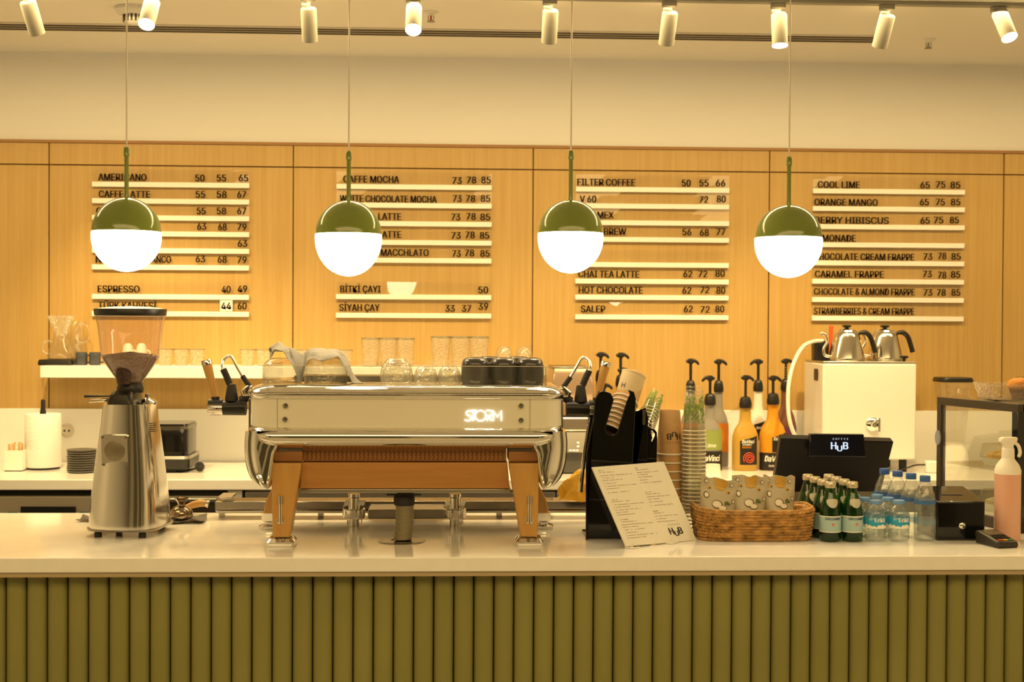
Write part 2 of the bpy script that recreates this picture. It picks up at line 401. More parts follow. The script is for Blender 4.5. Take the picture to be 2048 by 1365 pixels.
# ================================================================ PENDANT LAMPS
pend = [(253, 295, 395, 460, 544, 72.5, 'leftmost green and white globe pendant lamp, before the first menu board'),
        (697, 303, 401, 465, 553, 70, 'green and white globe pendant lamp before the second menu board'),
        (1141, 302, 400, 463, 547, 68.5, 'green and white globe pendant lamp before the third menu board'),
        (1577, 314, 410, 472, 556, 69.5, 'rightmost green and white globe pendant lamp, by the fourth menu board')]
for px, ty, cy, ey, by, rp, lab in pend:
    Y = 3.52; e = at(px, ey+4, Y); R = (at(px+rp, ey, Y).x-at(px-rp, ey, Y).x)/2*.955
    s = thing('pendant_lamp', lab, 'pendant lamp', (e.x, Y, e.z), 0, 'globe pendants over the counter')
    zt = at(px, cy, Y).z-e.z; zb = at(px, by, Y).z-e.z; zr = at(px, ty, Y).z-e.z
    cap = [(R*.99*math.cos(a), zt*math.sin(a)) for a in [PI/2*k/14 for k in range(15)]]
    MB().lathe(cap, 48, c0=False, c1=False).build('shade_cap', GREEN, s, smooth=60)
    zs = -R*.13
    dif = [(R*.985, .0003), (R*.996, -.001), (R, -.006), (R, zs*.6)]+[(R*math.cos(a), zs+(zb-zs)*math.sin(a)) for a in [PI/2*(k+.5)/14 for k in range(14)]]+[(0, zb)]
    MB().lathe(dif, 48, c1=False).build('diffuser', OPAL, s, smooth=60)
    MB().lathe([(.0065, zt-.004), (.0055, zt+.01), (.0055, zr-.024), (.0075, zr-.022), (.0075, zr-.004), (.006, zr)], 16).build('stem', GREEN, s)
    MB().tube([(0, 0, zr-.001), (0, 0, ZC-e.z-.02)], .0022, 8).build('cable', CABLE, s)
    MB().lathe([(.05, ZC-e.z-.024), (.055, ZC-e.z-.018), (.055, ZC-e.z)], 28).build('ceiling_rose', GREEN, s)

# ================================================================ MENU BOARDS
def interp(a, b, n): return a
boards = [
 dict(label='first menu board from the left, coffee drinks, behind the leftmost pendant', xl=(188, 183.5), xr=(501, 497),
      rails=[(368.7, 372.5), (402.5, 404.8), (435.5, 438.6), (467.5, 470.2), (501, 503.8), (534.4, 537), (594, 595), (627.9, 628.9)],
      rows=[[('AMERICANO', 197, 293, 361), ('50', 391, 409, 363), ('55', 434, 452, 363), ('65', 478, 496, 363)],
            [('CAFFE LATTE', 198, 300, 395), ('55', 392, 410, 396), ('58', 434, 453, 396), ('67', 475, 492, 396)],
            [('C', 193, 203, 429), ('55', 394, 411, 429), ('58', 434, 452, 429), ('67', 475, 492, 429)],
            [('63', 395, 412, 460), ('68', 437, 453, 461), ('79', 475, 493, 461)],
            [('63', 476, 494, 494)],
            [('N', 192, 203, 526), ('ANCO', 303, 342, 526), ('63', 392, 410, 525), ('68', 436, 453, 526), ('79', 475, 493, 527)],
            [('ESPRESSO', 196, 279, 585), ('40', 444, 461, 586), ('49', 476, 494, 585)],
            [('TÜRK KAHVESİ', 197, 313, 618), ('44', 443, 462, 619), ('60', 476, 493, 619)]]),
 dict(label='second menu board, chocolate and tea drinks, behind the second pendant', xl=(675.4, 670.6), xr=(985.4, 980),
      rails=[(373.5, 376.7), (410.5, 413.5), (447, 450.2), (484.5, 487.6), (520.5, 523.1), (594, 595.6), (631, 632.7)],
      rows=[[('CAFFE MOCHA', 687, 798, 365), ('73', 905, 923, 368), ('78', 934, 952, 367), ('85', 963, 981, 367)],
            [('WHITE CHOCOLATE MOCHA', 680, 873, 404), ('73', 906, 923, 404), ('78', 932, 950, 404), ('85', 962, 980, 404)],
            [('LATTE', 757, 802, 440), ('73', 903, 920, 441), ('78', 933, 951, 440), ('85', 961, 980, 441)],
            [('LATTE', 757, 802, 476), ('73', 903, 921, 478), ('78', 931, 949, 477), ('85', 960, 978, 478)],
            [('MACCHLATO', 762, 857, 512), ('73', 905, 921, 514), ('78', 930, 948, 513), ('85', 961, 979, 514)],
            [('BİTKİ ÇAYI', 681, 761, 585), ('50', 957, 976, 587)],
            [('SİYAH ÇAY', 679, 759, 622), ('33', 891, 909, 624), ('37', 924, 942, 624), ('39', 957, 976, 620)]]),
 dict(label='third menu board, filter coffee and hot drinks, behind the third pendant', xl=(1152, 1149), xr=(1458, 1454.6),
      rails=[(379.3, 381.9), (412.5, 414.8), (446, 448), (479.5, 481.2), (530, 531.5), (563.4, 564.3), (595, 596.6), (634.3, 635.9)],
      rows=[[('FILTER COFFEE', 1155, 1270, 371), ('50', 1364, 1381, 373), ('55', 1399, 1417, 373), ('66', 1432, 1450, 373)],
            [('V 60', 1160, 1192, 405), ('72', 1399, 1416, 406), ('80', 1434, 1451, 405)],
            [('MEX', 1195, 1227, 437)],
            [('BREW', 1208, 1252, 470), ('56', 1365, 1382, 471), ('68', 1400, 1417, 472), ('77', 1433, 1450, 471)],
            [],
            [('CHAI TEA LATTE', 1157, 1278, 555), ('62', 1367, 1384, 555), ('72', 1397, 1414, 555), ('80', 1431, 1449, 554)],
            [('HOT CHOCOLATE', 1158, 1285, 587), ('62', 1365, 1382, 588), ('72', 1401, 1418, 587), ('80', 1433, 1450, 588)],
            [('SALEP', 1162, 1210, 625), ('62', 1368, 1385, 625), ('72', 1401, 1419, 626), ('80', 1431, 1448, 625)]]),
 dict(label='fourth menu board, cold drinks, above the two steel kettles', xl=(1625, 1622), xr=(1928, 1924),
      rails=[(383.2, 385.1), (418.6, 419.9), (454.5, 456), (490.5, 492.1), (527, 528.2), (563.7, 564.7), (600, 601.4), (637.2, 638.5)],
      rows=[[('COOL LIME', 1636, 1719, 376), ('65', 1841, 1859, 377), ('75', 1872, 1890, 376), ('85', 1901, 1920, 377)],
            [('ORANGE MANGO', 1629, 1755, 411), ('65', 1840, 1857, 411), ('75', 1872, 1889, 411), ('85', 1902, 1920, 411)],
            [('BERRY HIBISCUS', 1630, 1777, 447), ('65', 1841, 1859, 448), ('75', 1868, 1886, 447), ('85', 1900, 1917, 447)],
            [('LEMONADE', 1627, 1711, 483)],
            [('CHOCOLATE CREAM FRAPPE', 1628, 1828, 520), ('73', 1847, 1864, 520), ('78', 1876, 1892, 519), ('85', 1903, 1921, 520)],
            [('CARAMEL FRAPPE', 1630, 1767, 555), ('73', 1846, 1863, 555), ('78', 1876, 1892, 557), ('85', 1902, 1920, 556)],
            [('CHOCOLATE & ALMOND FRAPPE', 1628, 1829, 590), ('73', 1847, 1864, 592), ('78', 1874, 1891, 592), ('85', 1903, 1920, 592)],
            [('STRAWBERRIES & CREAM FRAPPE', 1628, 1828, 629)]])]
YR = YW-.024
for bi, B in enumerate(boards):
    n = len(B['rails'])
    a = at(B['xl'][1], B['rails'][-1][0], YR); b_ = at(B['xr'][1], B['rails'][-1][1], YR)
    a0 = at(B['xl'][0], B['rails'][0][0], YR); b0 = at(B['xr'][0], B['rails'][0][1], YR)
    xl, xr = (a.x+a0.x)/2, (b_.x+b0.x)/2
    zb = (a.z+b_.z)/2; ztp = (a0.z+b0.z)/2
    root = thing('menu_board', B['label'], 'menu board', (xl, YR, zb), 0, 'menu boards on the wood panelling')
    W = xr-xl; zprev = None
    zs = [(at(B['xl'][0], yl, YR).z+at(B['xr'][0], yr, YR).z)/2-zb for yl, yr in B['rails']]
    for i, (zr, row) in enumerate(zip(zs, B['rows'])):
        # the photo's rails slope with the view, so rails are level here
        MB().bb(0, W, -.016, 0, zr-.0098, zr+.0098).build('rail', RAILM, root, bevel=.0012)
        up = zs[i-1]-.0098 if i else zr+.062
        hgt = min(up-(zr+.0098), .05)
        # clear strip standing in the rail and carrying the letters, each leaning by its own small amount
        wob = random.uniform(-.01, .03); st = MB()
        N = 10
        for k in range(N):
            xa = W*k/N; xb = W*(k+1)/N
            bulge = lambda x: -.0025*math.sin(PI*x/W)*(1.2 if bi == 0 else .5)
            st.add([(xa, -.010, zr+.0098), (xb, -.010, zr+.0098), (xb, -.010+wob*hgt+bulge(xb), zr+.0098+hgt), (xa, -.010+wob*hgt+bulge(xa), zr+.0098+hgt)], [(0, 1, 2, 3)])
        s_ = st.build('clear_strip', ACRYL, root, smooth=0)
        if row:
            for body, pa, pb, base in row:
                q0 = at(pa, base, YR-.012); q1 = at(pb, base, YR-.012)
                if body == '44':
                    MB().bb(q0.x-xl-.006, q1.x-xl+.006, -.0125, -.0115, q0.z-zb-.008, q0.z-zb+.036).build('paper_price_tile', PAPER, root)
                lt = MB(); put_text(lt, body, q0.x-xl, q0.z-zb, .0268, w=q1.x-q0.x, y=-.0128, bold=.05, depth=.0008)
                lt.build('price' if body.isdigit() else 'drink_name', LETTER, s_, smooth=0)
# ================================================================ THE COUNTERS
YF = 3.20; YB1 = 3.95
fx0, fx1 = -2.6, 2.9
zlip = at(1024, 1144.5, YF).z
top = MB().bb(fx0, fx1, YF, YB1, zlip, CT).build('bar_worktop', QUARTZ, bevel=.003)
tag(top, 'glossy white stone worktop of the front bar, carrying the espresso machine', 'worktop')
bar = thing('bar_counter', 'olive green fluted front of the bar counter below the white worktop', 'bar counter', (0, YF, 0))
MB().bb(fx0+.01, fx1-.01, .006, .08, zlip-.011, zlip-.0002).build('shadow_trim', TRIMB, bar)
YS = .046
s0 = at(50.2, 1165, YF+YS).x; s1 = at(2014, 1165, YF+YS).x; pitch = (s1-s0)/49
mb = MB(); k0 = int((fx0-s0)/pitch)+1; k1 = int((fx1-s0)/pitch)-1
for k in range(k0, k1):
    xa = s0+k*pitch; c = xa+pitch/2; hw = pitch/2-.0012
    prof = [(c-hw*math.cos(PI*j/12), YS+.016-.018*math.sin(PI*j/12)**.9) for j in range(13)]
    prof += [(c+hw, YS+.03), (c-hw, YS+.03)]
    mb.prismz(prof, .10, zlip-.011)
mb.build('fluted_panel', SLAT, bar, smooth=35)
MB().bb(fx0+.02, fx1-.02, YS+.026, .66, .02, zlip-.002).build('carcass', mat('carcass', (.05, .05, .02), .8), bar)
MB().bb(fx0+.02, fx1-.02, .07, .6, 0, .10).build('plinth', BLACK, bar)

YBF = 4.77
zb2 = at(250, 981, YBF).z
btop = MB().bb(XL, XR, YBF, YW-.036, zb2, CT).build('back_worktop', QUARTZ, bevel=.003)
tag(btop, 'white stone worktop along the rear wall under the shelf and bottles', 'worktop')
# under-counter fridge, oven, cabinet door, steel unit
def X4(px, Y=YBF+.03): return at(px, 1000, Y).x
def Z4(py, px=250, Y=YBF+.03): return at(px, py, Y).z
zt2 = zb2-.001
fr = thing('undercounter_fridge', 'stainless under-counter fridge with black control strip, at the left end', 'fridge', ((X4(-200)+X4(300))/2, YBF+.03, 0))
cx = fr.location.x; xa, xb = X4(-200)-cx, X4(318)-cx
MB().bb(xa, xb, .02, .5, .02, zt2).build('body', BLACK, fr)
MB().bb(xa, xb, -.004, .02, .08, Z4(993)).build('front_panel', mat('satin steel front', (.66, .60, .5), .36, .5), fr, bevel=.003)
MB().bb(X4(43)-cx, X4(153)-cx, -.012, -.004, Z4(1034), Z4(1013)).build('control_strip', BLACK, fr, bevel=.002)
for a, b in ((16, 37), (160, 181)):
    MB().bb(X4(a)-cx, X4(b)-cx, -.006, -.0035, Z4(1034), Z4(1024)).build('blue_indicator', mat('blue indicator', (.10, .22, .28), .3), fr)
ov = thing('undercounter_oven', 'steel under-counter oven with dark door slot, right of the coffee grinder', 'oven', ((X4(322)+X4(453))/2, YBF+.03, 0))
cx = ov.location.x; xa, xb = X4(322)-cx, X4(453)-cx
MB().bb(xa, xb, .02, .5, .02, zt2).build('body', BLACK, ov)
MB().bb(xa, xb-.012, -.003, .02, .1, Z4(993)).build('door', mat('satin steel front', (.66, .60, .5), .36, .5), ov, bevel=.003)
MB().bb(xa+.01, xb-.035, -.006, -.002, .4, Z4(1004)).build('door_window', mat('oven glass', (.06, .05, .04), .1), ov, bevel=.004)
MB().tube([(xa+.02, -.03, Z4(998)), (xb-.03, -.03, Z4(998))], .006, 10).build('door_handle', DKSTEEL, ov)
cd = thing('base_cabinet', 'narrow white base cabinet left of the espresso machine legs', 'cabinet', ((X4(455)+X4(487))/2, YBF+.03, 0))
cx = cd.location.x
MB().bb(X4(456)-cx, X4(484)-cx, 0, .5, .02, Z4(982)).build('door', SHELFW, cd)
su = thing('steel_refrigerated_unit', 'long grey steel unit under the back worktop, behind the espresso machine', 'cabinet', ((X4(490)+X4(1600))/2, YBF+.03, 0))
cx = su.location.x
MB().bb(X4(490)-cx, X4(1600)-cx, .01, .5, .02, zt2).build('body', DKSTEEL, su)
for a, b in ((491, 800), (803, 1110), (1113, 1420), (1423, 1599)):
    MB().bb(X4(a)-cx, X4(b)-cx, -.008, .012, .12, zt2-.008).build('door', mat('satin steel', (.50, .47, .44), .35, .9), su, bevel=.003)

# floating shelf
YSH = 5.13
xs0 = at(80, 745, YSH).x; xs1 = at(1070, 745, YSH).x; zs1 = at(500, 734, YSH).z; zs0 = at(500, 757.5, YSH).z
sh = MB().bb(xs0, xs1, YSH, YW-.025, zs0, zs1).build('wall_shelf', SHELFW, bevel=.002)
tag(sh, 'thick white floating shelf on the oak wall holding glasses and mugs', 'shelf')
ZSH = zs1

# ================================================================ ESPRESSO MACHINE
YC = 3.36
mc = at(812, 850, YC).x
def mx(px, Y=YC): return at(px, 850, Y).x-mc
def mz(py, Y=YC): return at(812, py, Y).z-CT
EM = thing('espresso_machine', 'cream and chrome two-group espresso machine on oak legs, centre of the bar', 'espresso machine', (mc, YC, CT))
def rings(spec, cy0):
    out = []
    for w, fy, by, r, z in spec:   # width, front y, back y, corner radius, z
        out.append(rrect(w, by-fy, r, 8, 0, (fy+by)/2, z))
    return out
BY = .50
Wt = mx(1134)-mx(492); Wc = mx(1129)-mx(497)
MB().loft(rings([(Wc+.002, .004, BY, .055, mz(799.5)), (Wt-.004, -.004, BY+.004, .06, mz(796)), (Wt, -.006, BY+.006, .062, mz(790)), (Wt-.004, -.003, BY+.004, .062, mz(784)),
    (Wt-.03, .010, BY-.01, .06, mz(776)), (Wt-.055, .022, BY-.02, .055, mz(772.5)), (Wt-.075, .034, BY-.03, .05, mz(771))], 0)).build('top_shell', CHROME, EM, smooth=50)
MB().loft(rings([(Wt+.001, -.0065, BY+.006, .062, mz(788.2)), (Wt+.001, -.0065, BY+.006, .062, mz(786.8))], 0)).build('shell_seam', DKSTEEL, EM)
fp = MB().loft(rings([(Wc, .006, BY, .055, mz(854)), (Wc, .006, BY, .055, mz(799))], 0)).build('front_panel', CREAM, EM, smooth=50)
mb = MB()
for px in (554, 1060): mb.bb(mx(px)-.0006, mx(px)+.0006, .0050, .007, mz(853.5), mz(799.5))
mb.build('panel_joint', mat('joint', (.35, .32, .24), .5), fp)
for px, py in ((571, 813), (570, 840), (1042, 812), (1042, 841)):
    MB().lathe([(.0078, 0), (.0078, .004), (.006, .0065), (.0035, .0065), (.003, .005), (0, .005)], 20).xf(Matrix.Translation((mx(px), .006, mz(py))) @ Matrix.Rotation(PI/2, 4, 'X')).build('screw', CHROME, EM)
# lit name on the panel: thin art-deco strokes
lg = MB(); hx = lambda px: mx(px); zb_, zt_ = mz(842.5), mz(821.5); H = zt_-zb_; r = .0016; y = .0035
def stroke(pts): lg.tube([(x, y, z) for x, z in pts], r, 8)
sx = hx(929); sw = hx(946)-sx
S = [Vector((sx+a*sw, 0, zb_+b*H)) for a, b in ((0, .10), (.45, .02), (.88, .20), (.6, .45), (.2, .66), (.35, .94), (.92, .93))]
lg.tube([(p.x, y, p.z) for p in smoothpath(S, 5)], r, 8)
stroke([(hx(941), zt_), (hx(952.5), zt_)]); stroke([(hx(946.5), zt_), (hx(946.5), zb_)])
cxo, ro = hx(961), H*.5
lg.tube([(cxo+ro*1.05*math.cos(2*PI*k/32), y, (zb_+zt_)/2+ro*math.sin(2*PI*k/32)) for k in range(32)], r, 8, closed=True)
S = [Vector((hx(972)+a*(hx(986)-hx(972)), 0, zb_+b*H)) for a, b in ((0, 1), (.6, 1), (.95, .80), (.75, .54), (.15, .46))]
lg.tube([(p.x, y, p.z) for p in smoothpath(S, 4)], r, 8)
stroke([(hx(976), zb_+.48*H), (hx(983.5), zb_)]); stroke([(hx(974.5), zb_+.46*H), (hx(974.5), zb_)])
stroke([(hx(987), zb_), (hx(987), zt_), (hx(995), zb_+.35*H), (hx(1003), zt_), (hx(1003), zb_)])
lg.build('lit_name', GLOW, fp)

# chrome belly band with the two drooping side fairings
Wb = mx(1122)-mx(500)
MB().loft(rings([(Wc+.004, .004, BY, .056, mz(854)), (Wb+.010, -.012, BY, .06, mz(856)), (Wb+.014, -.026, BY, .065, mz(862)), (Wb+.010, -.034, BY, .065, mz(870)),
    (Wb, -.032, BY, .065, mz(880)), (Wb-.02, -.020, BY, .06, mz(890)), (Wb-.055, .000, BY, .05, mz(897)), (Wb-.08, .022, BY-.03, .05, mz(900))], 0)).build('belly_band', CHROME, EM, smooth=50)
def fairing(s):
    P = (lambda px: px) if s < 0 else (lambda px: 1624-px)
    outer = [(p.x, p.z) for p in smoothpath([(a_, 0, b_) for a_, b_ in ((491, 862), (489, 885), (490, 912), (495, 938), (503, 957), (516, 970), (534, 978))], 4)]
    inner = [(p.x, p.z) for p in smoothpath([(a_, 0, b_) for a_, b_ in ((562, 862), (560, 890), (553, 905), (549, 930), (545, 955), (541, 972), (537, 978))], 4)]
    rg = []
    for (yo, ins) in ((-.016, .030), (-.024, .023), (-.027, .016), (-.0265, .010), (-.022, .005), (-.014, .0015), (-.002, 0), (.08, 0), (.40, 0)):
        ring = []
        for i, (px, py) in enumerate(outer): ring.append((mx(P(px))-s*ins*max(.2, 1-max(0, i-16)/8*.8), yo, mz(py)+ins*.3*max(0, i-14)/10))
        for i, (px, py) in enumerate(inner[::-1]): ring.append((mx(P(px))+s*ins*.35*min(1, .2+i/6*.8), yo, mz(py)+ins*.3*max(0, 6-i)/6))
        rg.append(ring)
    MB().loft(rg).build('side_fairing', CHROME, EM, smooth=60)
fairing(-1); fairing(1)
# dark side recess between cream body and fairings with vent ribs
for s, a in ((-1, 488), (1, 1136)):
    m = MB()
    for k in range(7): m.bb(mx(a)-.004, mx(a)+.010 if s < 0 else mx(a)-.018, .10+k*.05, .125+k*.05, mz(900), mz(803))
    m.build('side_grille', DKSTEEL, EM, bevel=.002)
# oak apron: perforated strip, lower panel and leg blocks
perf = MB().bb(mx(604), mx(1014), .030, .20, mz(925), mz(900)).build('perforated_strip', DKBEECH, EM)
hl = MB()
for i in range(46):
    for j in range(5):
        hl.box((mx(612)+i*(mx(1006)-mx(612))/45+(.0015 if j % 2 else 0), .0297, mz(906.5+j*3.6)), (.0042, .001, .0019))
hl.build('perforation', mat('hole dark', (.05, .015, .004), .9), perf)
m = MB(); m.loft([[(mx(602), .012, mz(927)), (mx(1016), .012, mz(927)), (mx(1016), .2, mz(927)), (mx(602), .2, mz(927))],
                  [(mx(597), .030, mz(981)), (mx(1021), .030, mz(981)), (mx(1021), .2, mz(981)), (mx(597), .2, mz(981))]])
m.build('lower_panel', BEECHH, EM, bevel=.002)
bp = MB().bb(mx(592), mx(1024), .034, .42, mz(990), mz(982)).build('bottom_plate', STEEL, EM, bevel=.002)
m = MB()
for px in (611, 1003): m.lathe([(.006, -.0006), (.006, .0006)], 16, c=(mx(px), .0335, mz(985)), sy=1).xf(Matrix.Identity(4))
# oak front legs with tube insets and chrome feet
def legpair(P):
    pts = lambda L: [(mx(P(a)), mz(b)) for a, b in L]
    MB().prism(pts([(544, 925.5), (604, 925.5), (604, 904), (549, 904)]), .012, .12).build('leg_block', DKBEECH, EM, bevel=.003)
    lg_ = MB().prism(pts([(543, 927), (603, 927), (602, 940), (580, 1075), (546, 1075)]), -.004, .055).build('front_leg', BEECH, EM, bevel=.003)
    MB().tube([(mx(P(562)), -.006, mz(992)), (mx(P(562)), -.006, mz(1008))], .0062, 14).build('sleeve', STEEL, lg_)
    m = MB().tube([(mx(P(562)), -.004, mz(1007)), (mx(P(562)), -.004, mz(1047))], .0046, 14)
    m.build('foot_rod', CHROME, lg_)
    sl_ = [(mx(P(562))+.0075*math.cos(a), mz(1041)+.0090*math.sin(a)) for a in [PI+PI*k/10 for k in range(11)]]
    m = MB().tube([(x, -.0045, z) for x, z in [(mx(P(562))-.0075, mz(1034))]+sl_+[(mx(P(562))+.0075, mz(1034))]], .0013, 6); m.build('slot_rim', STEEL, lg_)
    fx = (mx(P(533))+mx(P(590)))/2; w = abs(mx(P(590))-mx(P(533)))
    rg = [rrect(w*.96, .075, .008, 4, fx, .022, 0), rrect(w, .079, .010, 4, fx, .022, .004), rrect(w, .079, .010, 4, fx, .022, .012), rrect(w*.80, .060, .008, 4, fx, .022, mz(1076)-.001)]
    MB().loft(rg).build('foot', CHROME, EM, smooth=30)
legpair(lambda p: p); legpair(lambda p: 1622-p)
for s in (-1, 1):
    Yr = YC+.27
    rx = lambda px: mx(px, Yr); rz = lambda py: mz(py, Yr)
    P = (lambda p: p) if s < 0 else (lambda p: 1626-p)
    MB().prism([(rx(P(552)), rz(962)), (rx(P(590)), rz(962)), (rx(P(566)), rz(1028)), (rx(P(527)), rz(1028)), (rx(P(531)), rz(1004))], .27, .32).build('rear_leg', BEECH, EM, bevel=.003)
    fx = rx(P(538))
    MB().loft([rrect(.055, .06, .006, 4, fx, .295, 0), rrect(.055, .06, .006, 4, fx, .295, .008), rrect(.024, .03, .004, 4, fx, .295, .013), rrect(.024, .03, .004, 4, fx, .295, rz(1046)), rrect(.040, .04, .004, 4, fx, .295, rz(1044)), rrect(.040, .045, .004, 4, fx, .295, rz(1027))]).build('rear_foot', CHROME, EM, smooth=30)
# the two groups seen from behind, below the body
for px in (708.5, 911):
    Yg = YC+.33; gx = mx(px, Yg); gz = lambda py: mz(py, Yg)
    gm = MB().lathe([(.0145, gz(1052.5)), (.0145, gz(1040)), (.0145, gz(1036)), (.030, gz(1036)), (.031, gz(1030)), (.031, gz(1019)), (.029, gz(1017)), (.0155, gz(1017)), (.0145, gz(1010)), (.0145, gz(996)), (.0165, gz(994)), (.0165, gz(988))], 32, c=(gx, .33, 0))
    gm.build('brew_group', CHROME, EM, smooth=35)
    MB().prism([(gx-.024, gz(1003)), (gx+.031, gz(1003)), (gx+.024, gz(1018)), (gx-.032, gz(1018))], .345, .36).tube([(gx+.021, .33, gz(1035)), (gx+.021, .33, gz(1048))], .0016, 6).build('group_bracket', CHROME, EM)
    m = MB()
    for k in range(3): m.lathe([(.0016, -.002), (.0016, .002)], 8, c=(gx+(.0165 if px > 800 else -.0165), .325, gz(1042+3.2*k)))
    m.build('group_bolt', DKSTEEL, EM)
# drip tray across the far side, with a steel drawer
Yd = YC+.46
dx = lambda px: mx(px, Yd); dz = lambda py: mz(py, Yd)
m = MB().bb(dx(430), dx(1196), .46, .54, dz(1021), dz(1003)); m.build('drip_tray', mat('dark chrome', (.34, .31, .27), .12, 1.), EM, bevel=.003)
MB().bb(dx(432), dx(1194), .455, .53, dz(1026.5), dz(1021.5)).build('drip_tray_lip', STEEL, EM, bevel=.001)
MB().loft([rrect(.03, .10, .004, 4, dx(452), .50, dz(998)), rrect(.038, .10, .004, 4, dx(450), .50, dz(994))]).build('tray_end_cap', STEEL, EM)
for px in (440, 640, 1000, 1186): MB().bb(dx(px)-.008, dx(px)+.008, .49, .51, 0, dz(1026)).build('tray_foot', STEEL, EM)
Yd2 = YC+.36
MB().bb(mx(736, Yd2), mx(890, Yd2), .36, .45, mz(1039, Yd2), mz(1020, Yd2)).build('waste_drawer', mat('satin steel', (.50, .47, .44), .35, .9), EM, bevel=.004)
# waste hose
q = gp(803, 1083); fl = (q.x-mc, q.y-YC); hb = fl[1]+.022; Yh = YC+hb; hxx = lambda px: mx(px, Yh); hz = lambda py: mz(py, Yh)
MB().bb(hxx(795), hxx(827), hb-.02, hb+.02, hz(992), hz(980)).bb(hxx(774), hxx(843), hb-.006, hb+.006, hz(991), hz(989)).lathe([(.026, hz(1010)), (.027, hz(1006)), (.027, hz(994)), (.024, hz(991))], 28, c=(hxx(809), hb, 0)).build('hose_collar', RUBBER, EM)
MB().lathe([(.060, 0), (.060, .002), (.052, .003), (.028, .003), (.026, .001), (0, .001)], 48, c=(fl[0], fl[1], 0)).build('hose_flange', DKSTEEL, EM)
pts = []; n = 22*16; za, zb3 = .004, hz(1009)
for k in range(n):
    t = k/(n-1); a = 2*PI*t*22; tt = t**1.25 if t < .45 else t**1.1
    cxx = (fl[0]+.003)*(1-t)+hxx(810)*t+.002*math.sin(PI*t); cyy = fl[1]*(1-t)+hb*t
    pts.append((cxx+.0208*math.cos(a), cyy+.0208*math.sin(a), za+(zb3-za)*t**1.0))
MB().tube(pts, .0027, 8).build('spiral_hose', mat('hose steel', (.24, .21, .13), .35, .1), EM, smooth=60)
MB().tube([((fl[0]+.003)*(1-t)+hxx(810)*t+.002*math.sin(PI*t), fl[1]*(1-t)+hb*t, za+.008+(zb3-za-.008)*t) for t in [i/10 for i in range(11)]], .0185, 20).build('hose_liner', mat('hose liner', (.05, .042, .026), .6, 0), EM)
# steam stations left and right
def steam(s):
    Ys = YC+.22; P = (lambda p: p) if s < 0 else (lambda p: 1624-p)
    qx = lambda px: mx(P(px), Ys); qz = lambda py: mz(py, Ys); y = .22
    kn = MB().tube([(qx(417), y, qz(818)), (qx(419), y, qz(818)), (qx(446), y, qz(818))], [.017, .0185, .0185], 28); kn.build('valve_cap', CHROME, EM)
    MB().tube([(qx(446), y, qz(817)), (qx(480), y, qz(816)), (qx(492), y, qz(816))], [.0195, .021, .021], 28).build('valve_body', BLACK, EM)
    MB().tube([(qx(417.5), y, qz(811)), (qx(445.5), y, qz(811))], .0156, 24).build('valve_sleeve', BLACK, EM)
    lv = MB().tube([(qx(431), y, qz(800)), (qx(428), y, qz(790)), (qx(421), y, qz(760)), (qx(414), y, qz(731))], [.0085, .0088, .0108, .0132], 20).build('steam_lever', BEECH, EM)
    MB().tube([(qx(414.2), y, qz(732)), (qx(412.5), y, qz(724)), (qx(412), y, qz(722))], [.0138, .014, .0128], 20).build('lever_cap', CHROME, lv)
    MB().tube([(qx(431), y, qz(806)), (qx(430.5), y, qz(795))], .0105, 18).build('lever_collar', RUBBER, lv)
    MB().lathe([(.0175, qz(803)), (.0165, qz(795)), (.0115, qz(772)), (.0105, qz(770))], 24, c=(qx(463), y, 0)).build('wand_joint', RUBBER, EM)
    pth = smoothpath([(qx(459), y, qz(771)), (qx(452), y, qz(752)), (qx(445), y, qz(738)), (qx(444), y+.01, qz(725)), (qx(452), y+.02, qz(716)), (qx(460), y+.02, qz(716)), (qx(470), y+.02, qz(733)), (qx(484), y+.02, qz(757)), (qx(498), y+.02, qz(778))], 6)
    w = MB().tube(pth, .0044, 10).build('steam_pipe', CHROME, EM, smooth=60)
    gpz = [(qx(459), y, qz(770)), (qx(453), y, qz(755)), (qx(446), y, qz(740))]
    g_ = MB(); pp = smoothpath(gpz, 10); g_.tube(pp, [.0082+.0012*(i % 2) for i in range(len(pp))], 12); g_.build('rubber_grip', RUBBER, w)
    MB().tube([(qx(482), y+.02, qz(754)), (qx(498), y+.02, qz(777))], .0068, 12).build('pipe_sleeve', RUBBER, w)
    MB().tube([(qx(498), y, qz(792)), (qx(482), y, qz(803))], .012, 14).build('body_joint', RUBBER, EM)
    MB().loft([rrect(.022, .03, .006, 4, qx(494), y, qz(793)), rrect(.03, .034, .008, 4, qx(492), y, qz(784)), rrect(.014, .03, .005, 4, qx(500), y, qz(772))]).build('joint_cover', CHROME, EM)
    if s > 0:
        MB().tube(smoothpath([(mx(1180, Ys), y, qz(834)), (mx(1178, Ys), y, qz(850)), (mx(1170, Ys), y, qz(905)), (mx(1164, Ys), y, qz(960)), (mx(1162, Ys), y, qz(985))], 5), .0058, 12).build('steam_wand', CHROME, EM)
steam(-1); steam(1)
# clear rail round the cup tray
ZTR = mz(771)
m = MB(); ra, rb = mx(519), mx(1096); y0, y1 = .036, .44; zt5 = mz(733)
th = .003
for (xa, xb, ya, yb) in ((ra, rb, y0, y0+th), (ra, ra+th, y0+th, y1), (rb-th, rb, y0+th, y1), (ra, rb, y1, y1+th)):
    m.bb(xa, xb, ya, yb, ZTR, zt5)
m.build('cup_rail', ACRYL, EM)
m = MB()
for (xa, xb, ya, yb) in ((ra, rb, y0-.0003, y0+th+.0003), (ra-.0003, ra+th, y0, y1), (rb-th, rb+.0003, y0, y1)): m.bb(xa, xb, ya, yb, zt5-.0012, zt5)
m.build('rail_edge', mat('acrylic edge', (.75, .68, .52), .3), EM)
MB().bb(mx(560), mx(1080), .30, .42, ZTR, ZTR+.010).build('cup_grid', DKSTEEL, EM)

